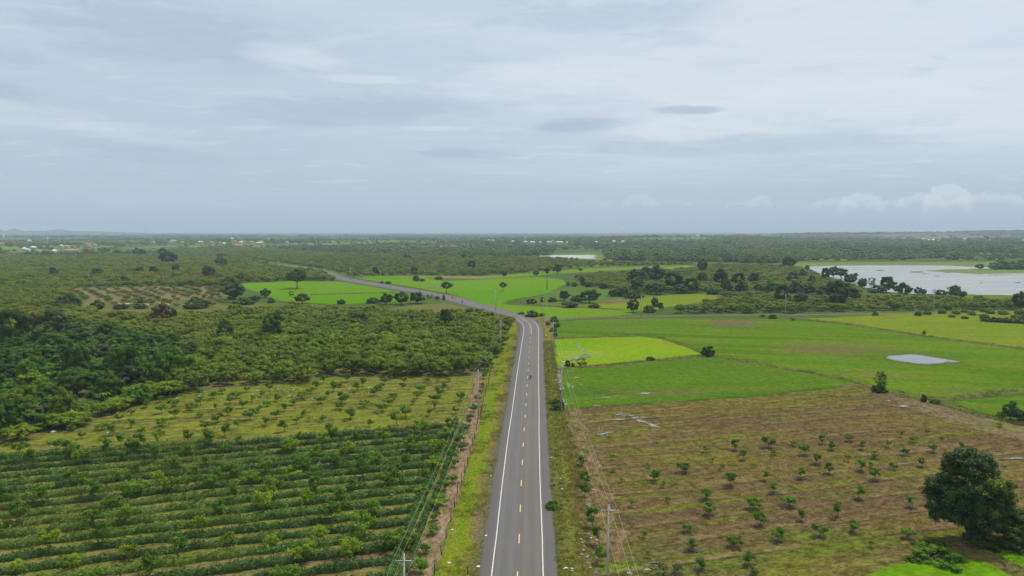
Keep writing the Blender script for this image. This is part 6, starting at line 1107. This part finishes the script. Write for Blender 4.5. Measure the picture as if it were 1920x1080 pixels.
# ------------------------------------------------------------------ villages
def house(px, py, wpx, roofm, label, cat='house', hgt=3.4, depth=8.0, rise=2.0, rz=0.0, two=False):
    x, y = G(px, py); z = float(H(x, y)); w_ = wpx * y / FPX; e = empty('house' if cat == 'house' else cat, (x, y, z + .8), rz); hgt = hgt * (1.8 if two else 1)
    b = MB(); b.box((0, 0, hgt / 2), (w_ * .88, depth, hgt)); b.build('wall', M['wall'], e); f = MB(); w2, d2 = w_ / 2, depth / 2 + .8
    ins = min(w2 * .55, depth * .5) if cat == 'house' else 0
    V = [(-w2, -d2, hgt - .15), (w2, -d2, hgt - .15), (w2, d2, hgt - .15), (-w2, d2, hgt - .15), (-w2 + ins, 0, hgt + rise), (w2 - ins, 0, hgt + rise)]
    f.add(V, np.array([(0, 1, 5, 4), (2, 3, 4, 5)])); f.add(V, np.array([(1, 2, 5), (3, 0, 4)])); f.add(V, np.array([(3, 2, 1, 0)])); f.build('roof', roofm, e)
    for i in (-1, 1): g = MB(); g.box((i * w_ * .24, -depth / 2 - .02, hgt * .55), (w_ * .12, .06, hgt * .35)); g.build('window', M['glass'], e)
    d = MB(); d.box((0, -depth / 2 - .02, 1.05), (1.0 + w_ * .03, .06, 2.1)); d.build('door', M['wood'], e); tag(e, label, cat)
for a in HOUSES:
    house(a[0], a[1] + 1.2, a[2], a[3], a[4], 'house' if 'hall' not in a[4] else 'hall', rise=1.8 if 'hall' in a[4] else 2.6, depth=14 if 'hall' in a[4] else 9, hgt=4.5 if 'hall' in a[4] else 3.6)
house(1144, 494.5, 8, M['roof_red'], 'lone red roofed field hut on the edge of the tan strip', hgt=2.6, depth=4, rise=1.4)
def tower(px, py_base, hpx, wpx, mat, label, cat='tower', solid=False):
    x, y = G(px, py_base); z = float(H(x, y)); h = hpx * y / FPX; w_ = wpx * y / FPX; e = empty(cat.replace(' ', '_'), (x, y, z)); m_ = MB()
    if solid: m_.box((0, 0, h / 2), (w_, w_, h), None, .75); m_.build('tank_shaft', mat, e); c = MB(); c.box((0, 0, h * .93), (w_ * 1.25, w_ * 1.25, h * .16)); c.build('tank', mat, e)
    else:
        t = w_ * .006 + h * .004; rd = [(-1, -1), (1, -1), (1, 1), (-1, 1)]
        for sx, sy in rd: m_.tube([(sx * w_ / 2, sy * w_ / 2, 0), (sx * w_ * .08, sy * w_ * .08, h)], t, 4)
        for k in range(8):
            z0, z1 = h * k / 8, h * (k + 1) / 8; s0 = w_ / 2 * (1 - .84 * k / 8); s1 = w_ / 2 * (1 - .84 * (k + 1) / 8)
            for i in range(4): a, b = rd[i], rd[(i + 1) % 4]; m_.tube([(a[0] * s0, a[1] * s0, z0), (b[0] * s1, b[1] * s1, z1)], t * .6, 4, False)
        m_.build('lattice', mat, e)
        if cat == 'pylon':
            for zz in (.7, .85): a = MB(); a.box((0, 0, h * zz), (w_ * 1.9, t * 2, t * 2)); a.build('crossarm', mat, e)
    tag(e, label, cat)
tower(112, 461, 22, 3.0, simple('mast_paint', (.45, .36, .33), .6, .1, .1), 'lattice telecom mast with a red top over the left village', 'mast'); tower(6, 448, 10, 3.2, M['white'], 'white water tower at the far left edge', 'water tower', True)
tower(274, 441, 17, 1.5, M['galv'], 'thin tall mast on the left horizon', 'mast'); tower(1168, 441, 9, 3, M['galv'], 'left pylon on the horizon right of centre', 'pylon'); tower(1225, 441, 8, 3, M['galv'], 'right pylon on the horizon right of centre', 'pylon')

# ------------------------------------------------------------------ palm
def palm(px, py, hpx, label):
    x, y = G(px, py); h = hpx * y / FPX; e = empty('palm_tree', (x, y, 0)); t = MB(); t.tube([(0, 0, -.2), (.1, 0, h * .4), (.05, 0, h * .86)], [.30, .22, .20], 8); t.build('trunk', M['wood'], e); mb = MB(); rr = np.random.default_rng(9); c = np.array([.05, 0, h * .86])
    for k in range(46):
        el_ = rr.uniform(-.9, 1.4); a = rr.uniform(0, 6.28); d = np.array([math.cos(a) * math.cos(el_), math.sin(a) * math.cos(el_), math.sin(el_)]); ln = rr.uniform(1.5, 2.1); hub = c + d * ln * .55; side = unit(np.cross(d, [0, 0, 1.0001])); upv = np.cross(side, d); tn = .85 if el_ < -.35 else rr.uniform(.1, .5)
        pts_ = [hub]; 
        for q in np.linspace(-1.9, 1.9, 12): pts_.append(hub + (d * math.cos(q) + side * math.sin(q)) * ln * (.62 if int(q * 10) % 2 else .72) - np.array([0, 0, .1]) * abs(q))
        mb.add(np.array(pts_), np.array([(0, i, i + 1) for i in range(1, 12)]), tn); mb.tube([c, hub], .03, 3, False)
    mb.build('frond_crown', leafmat('palm_leaf', (.04, .07, .02), (.07, .10, .03), (.20, .15, .08), trans=.1), e); tag(e, label, 'palm tree')
palm(1025.5, 543, 41, 'tall sugar palm with a brown skirted head at the edge of the rice')

# ------------------------------------------------------------------ small scraps
def scrap(px, py, s, mat, label, grp, sd):
    x, y = G(px, py); rr = np.random.default_rng(sd); mb = MB(); n = 7; P0 = [(rr.uniform(.3, .55) * s * math.cos(2 * math.pi * i / n), rr.uniform(.3, .5) * s * math.sin(2 * math.pi * i / n), rr.uniform(.0, .10) * s) for i in range(n)]
    mb.add([(0, 0, s * .28)] + P0, np.array([(0, i + 1, (i + 1) % n + 1) for i in range(n)])); o = mb.build('plastic_bag', mat); o.location = (x, y, .14); tag(o, label, 'plastic bag', grp)
blue = simple('pale_blue_plastic', (.28, .50, .60), .5, .05, 3)
for i, (x, y) in enumerate(((1070, 50), (1150, 46), (995, 82), (1120, 70), (1260, 36), (1305, 70), (1243, 93), (1447, 37), (1420, 60), (1475, 76), (1563, 30), (1565, 14), (1622, 46), (1628, 68), (1650, 35), (295, 352), (607, 276))): scrap(x / 3, 720 + y / 3 + .5, .6, blue, 'pale blue plastic scrap at the foot of the young trees in the olive grass field', 'pale blue scraps in the olive grass field', i)
for i, (x, y) in enumerate(((1213, 370), (1033, 406), (630, 424), (455, 430))): scrap(560 + x / 4.8, 640 + y / 4.8, .6, blue, 'pale blue plastic scrap between the tree rows of the olive grass field', 'pale blue scraps in the olive grass field', 30 + i)
for i, (px, py, s) in enumerate(((100, 811, 1.3), (126, 806, .9), (267, 757, 1.0), (220, 775, .7), (1033.5, 783.3, .35), (1024, 824, .35), (1034.5, 859, .4), (1066, 801.7, .35), (911, 1006, .5), (897, 1064, .55), (920, 893.5, .35), (1051, 899, .4), (1054, 918.5, .45), (1043, 911, .3), (1062, 1067, .5), (1058, 1068, .35), (1072, 1068, .5), (1073, 1072, .4), (1739, 753, .8), (1084, 1010, .3), (1008, 942, .25), (848, 995, .4), (842, 1057, .5), (1108, 1010, .35))):
    scrap(px, py, s, M['white'], 'white scrap of litter on the ground beside the %s' % ('thicket edge' if px < 300 else 'road'), 'white litter by the thicket' if px < 300 else 'white litter along the road', 60 + i)
# dark cut wood heaps by the olive field's lower verge and stones in the soil strip
stone = simple('grey_stone', (.27, .24, .21), .9, .3, 5); st0 = None; r = np.random.default_rng(99); mb = MB(); iv, fi = ico(); mb.add(iv * [.22, .17, .11] * (1 + .2 * np.sin(iv[:, :1] * 7)), fi); st_me = mb.mesh('stone', stone)
A = np.array(G(812, 1085)); B = np.array(G(893, 760))
for i in range(60):
    t = r.random(); p = A + (B - A) * t + [-r.uniform(.6, 4.2), 0]
    if st0 is None: o = st0 = link('stone', st_me)
    else: o = st0.copy(); COL.objects.link(o)
    s = r.uniform(.4, 1.5); o.location = (p[0], p[1], .12); o.scale = (s, s, s); o.rotation_euler = (0, 0, r.uniform(0, 6)); tag(o, 'pale grey stone lying on the reddish soil strip by the fence posts', 'stone', 'stones on the reddish soil strip')
for i in range(30):
    px_, py_ = r.uniform(1082, 1112), r.uniform(895, 1070); x, y = G(px_ + (py_ - 900) * .06, py_); o = st0.copy(); COL.objects.link(o); s = r.uniform(.4, 1.4); o.location = (x, y, .16); o.scale = (s, s, s); tag(o, 'pale grey clod lying in the muddy ditch right of the road', 'stone', 'clods in the muddy ditch')

# ------------------------------------------------------------------ hills on the horizon
def hill(name, x0, x1, y, prof, seed):
    n = 140; m_ = 9; xs = np.linspace(x0, x1, n); h = prof(xs); V = []
    for j in range(m_):
        q = j / (m_ - 1); V.append(np.column_stack([xs, np.full(n, y + (q - .5) * 300), h * np.sin(math.pi * q) ** 1.2 + 6]))
    i, j = np.meshgrid(np.arange(n - 1), np.arange(m_ - 1)); a = (j * n + i).ravel(); F = np.stack([a, a + 1, a + n + 1, a + n], -1)
    tag(link(name, raw_mesh(name, np.concatenate(V), [F], [M['hill']], smooth=True)), kind='structure')
M['hill'] = simple('forested_hill', (.05, .08, .03), .95, .4, .02)
Y_H = 8500; X_ = lambda px: (px - 960) / FPX * Y_H
def prof(xs):
    px = xs / Y_H * FPX + 960; h = np.zeros_like(px)
    for c, wd, a in ((31, 11, 6.2), (-6, 13, 6.0), (-60, 40, 3.4), (113, 22, 4.6), (70, 22, 1.7), (165, 28, 1.2), (-160, 60, 5)): h = np.maximum(h, a * np.exp(-((px - c) / wd) ** 2)) 
    return (h + .25 * np.sin(px * .7) + .2 * np.sin(px * 1.7)) * Y_H / FPX * (1 - sst(200, 420, px))

hill('hills', X_(-420), X_(430), Y_H, lambda xs: prof(xs) + 37 * (1 - sst(150, 420, xs / Y_H * FPX + 960)), 1)

# ------------------------------------------------------------------ haze: one closed box of thin air
hz = MB(); hz.box((0, 0, 86), (50000, 50000, 174)); m = bpy.data.materials.new('haze_air'); m.use_nodes = True; t = NT(m.node_tree); t.n.clear()
pv = t.node('ShaderNodeVolumePrincipled'); pv.inputs['Color'].default_value = (.68, .84, 1.0, 1); pv.inputs['Density'].default_value = 1.25e-4; pv.inputs['Anisotropy'].default_value = 0.0
ou = t.node('ShaderNodeOutputMaterial'); t.l.new(pv.outputs[0], ou.inputs['Volume'])
tag(hz.build('haze', m), 'thin pale blue haze over the whole plain', 'haze', None, 'stuff')
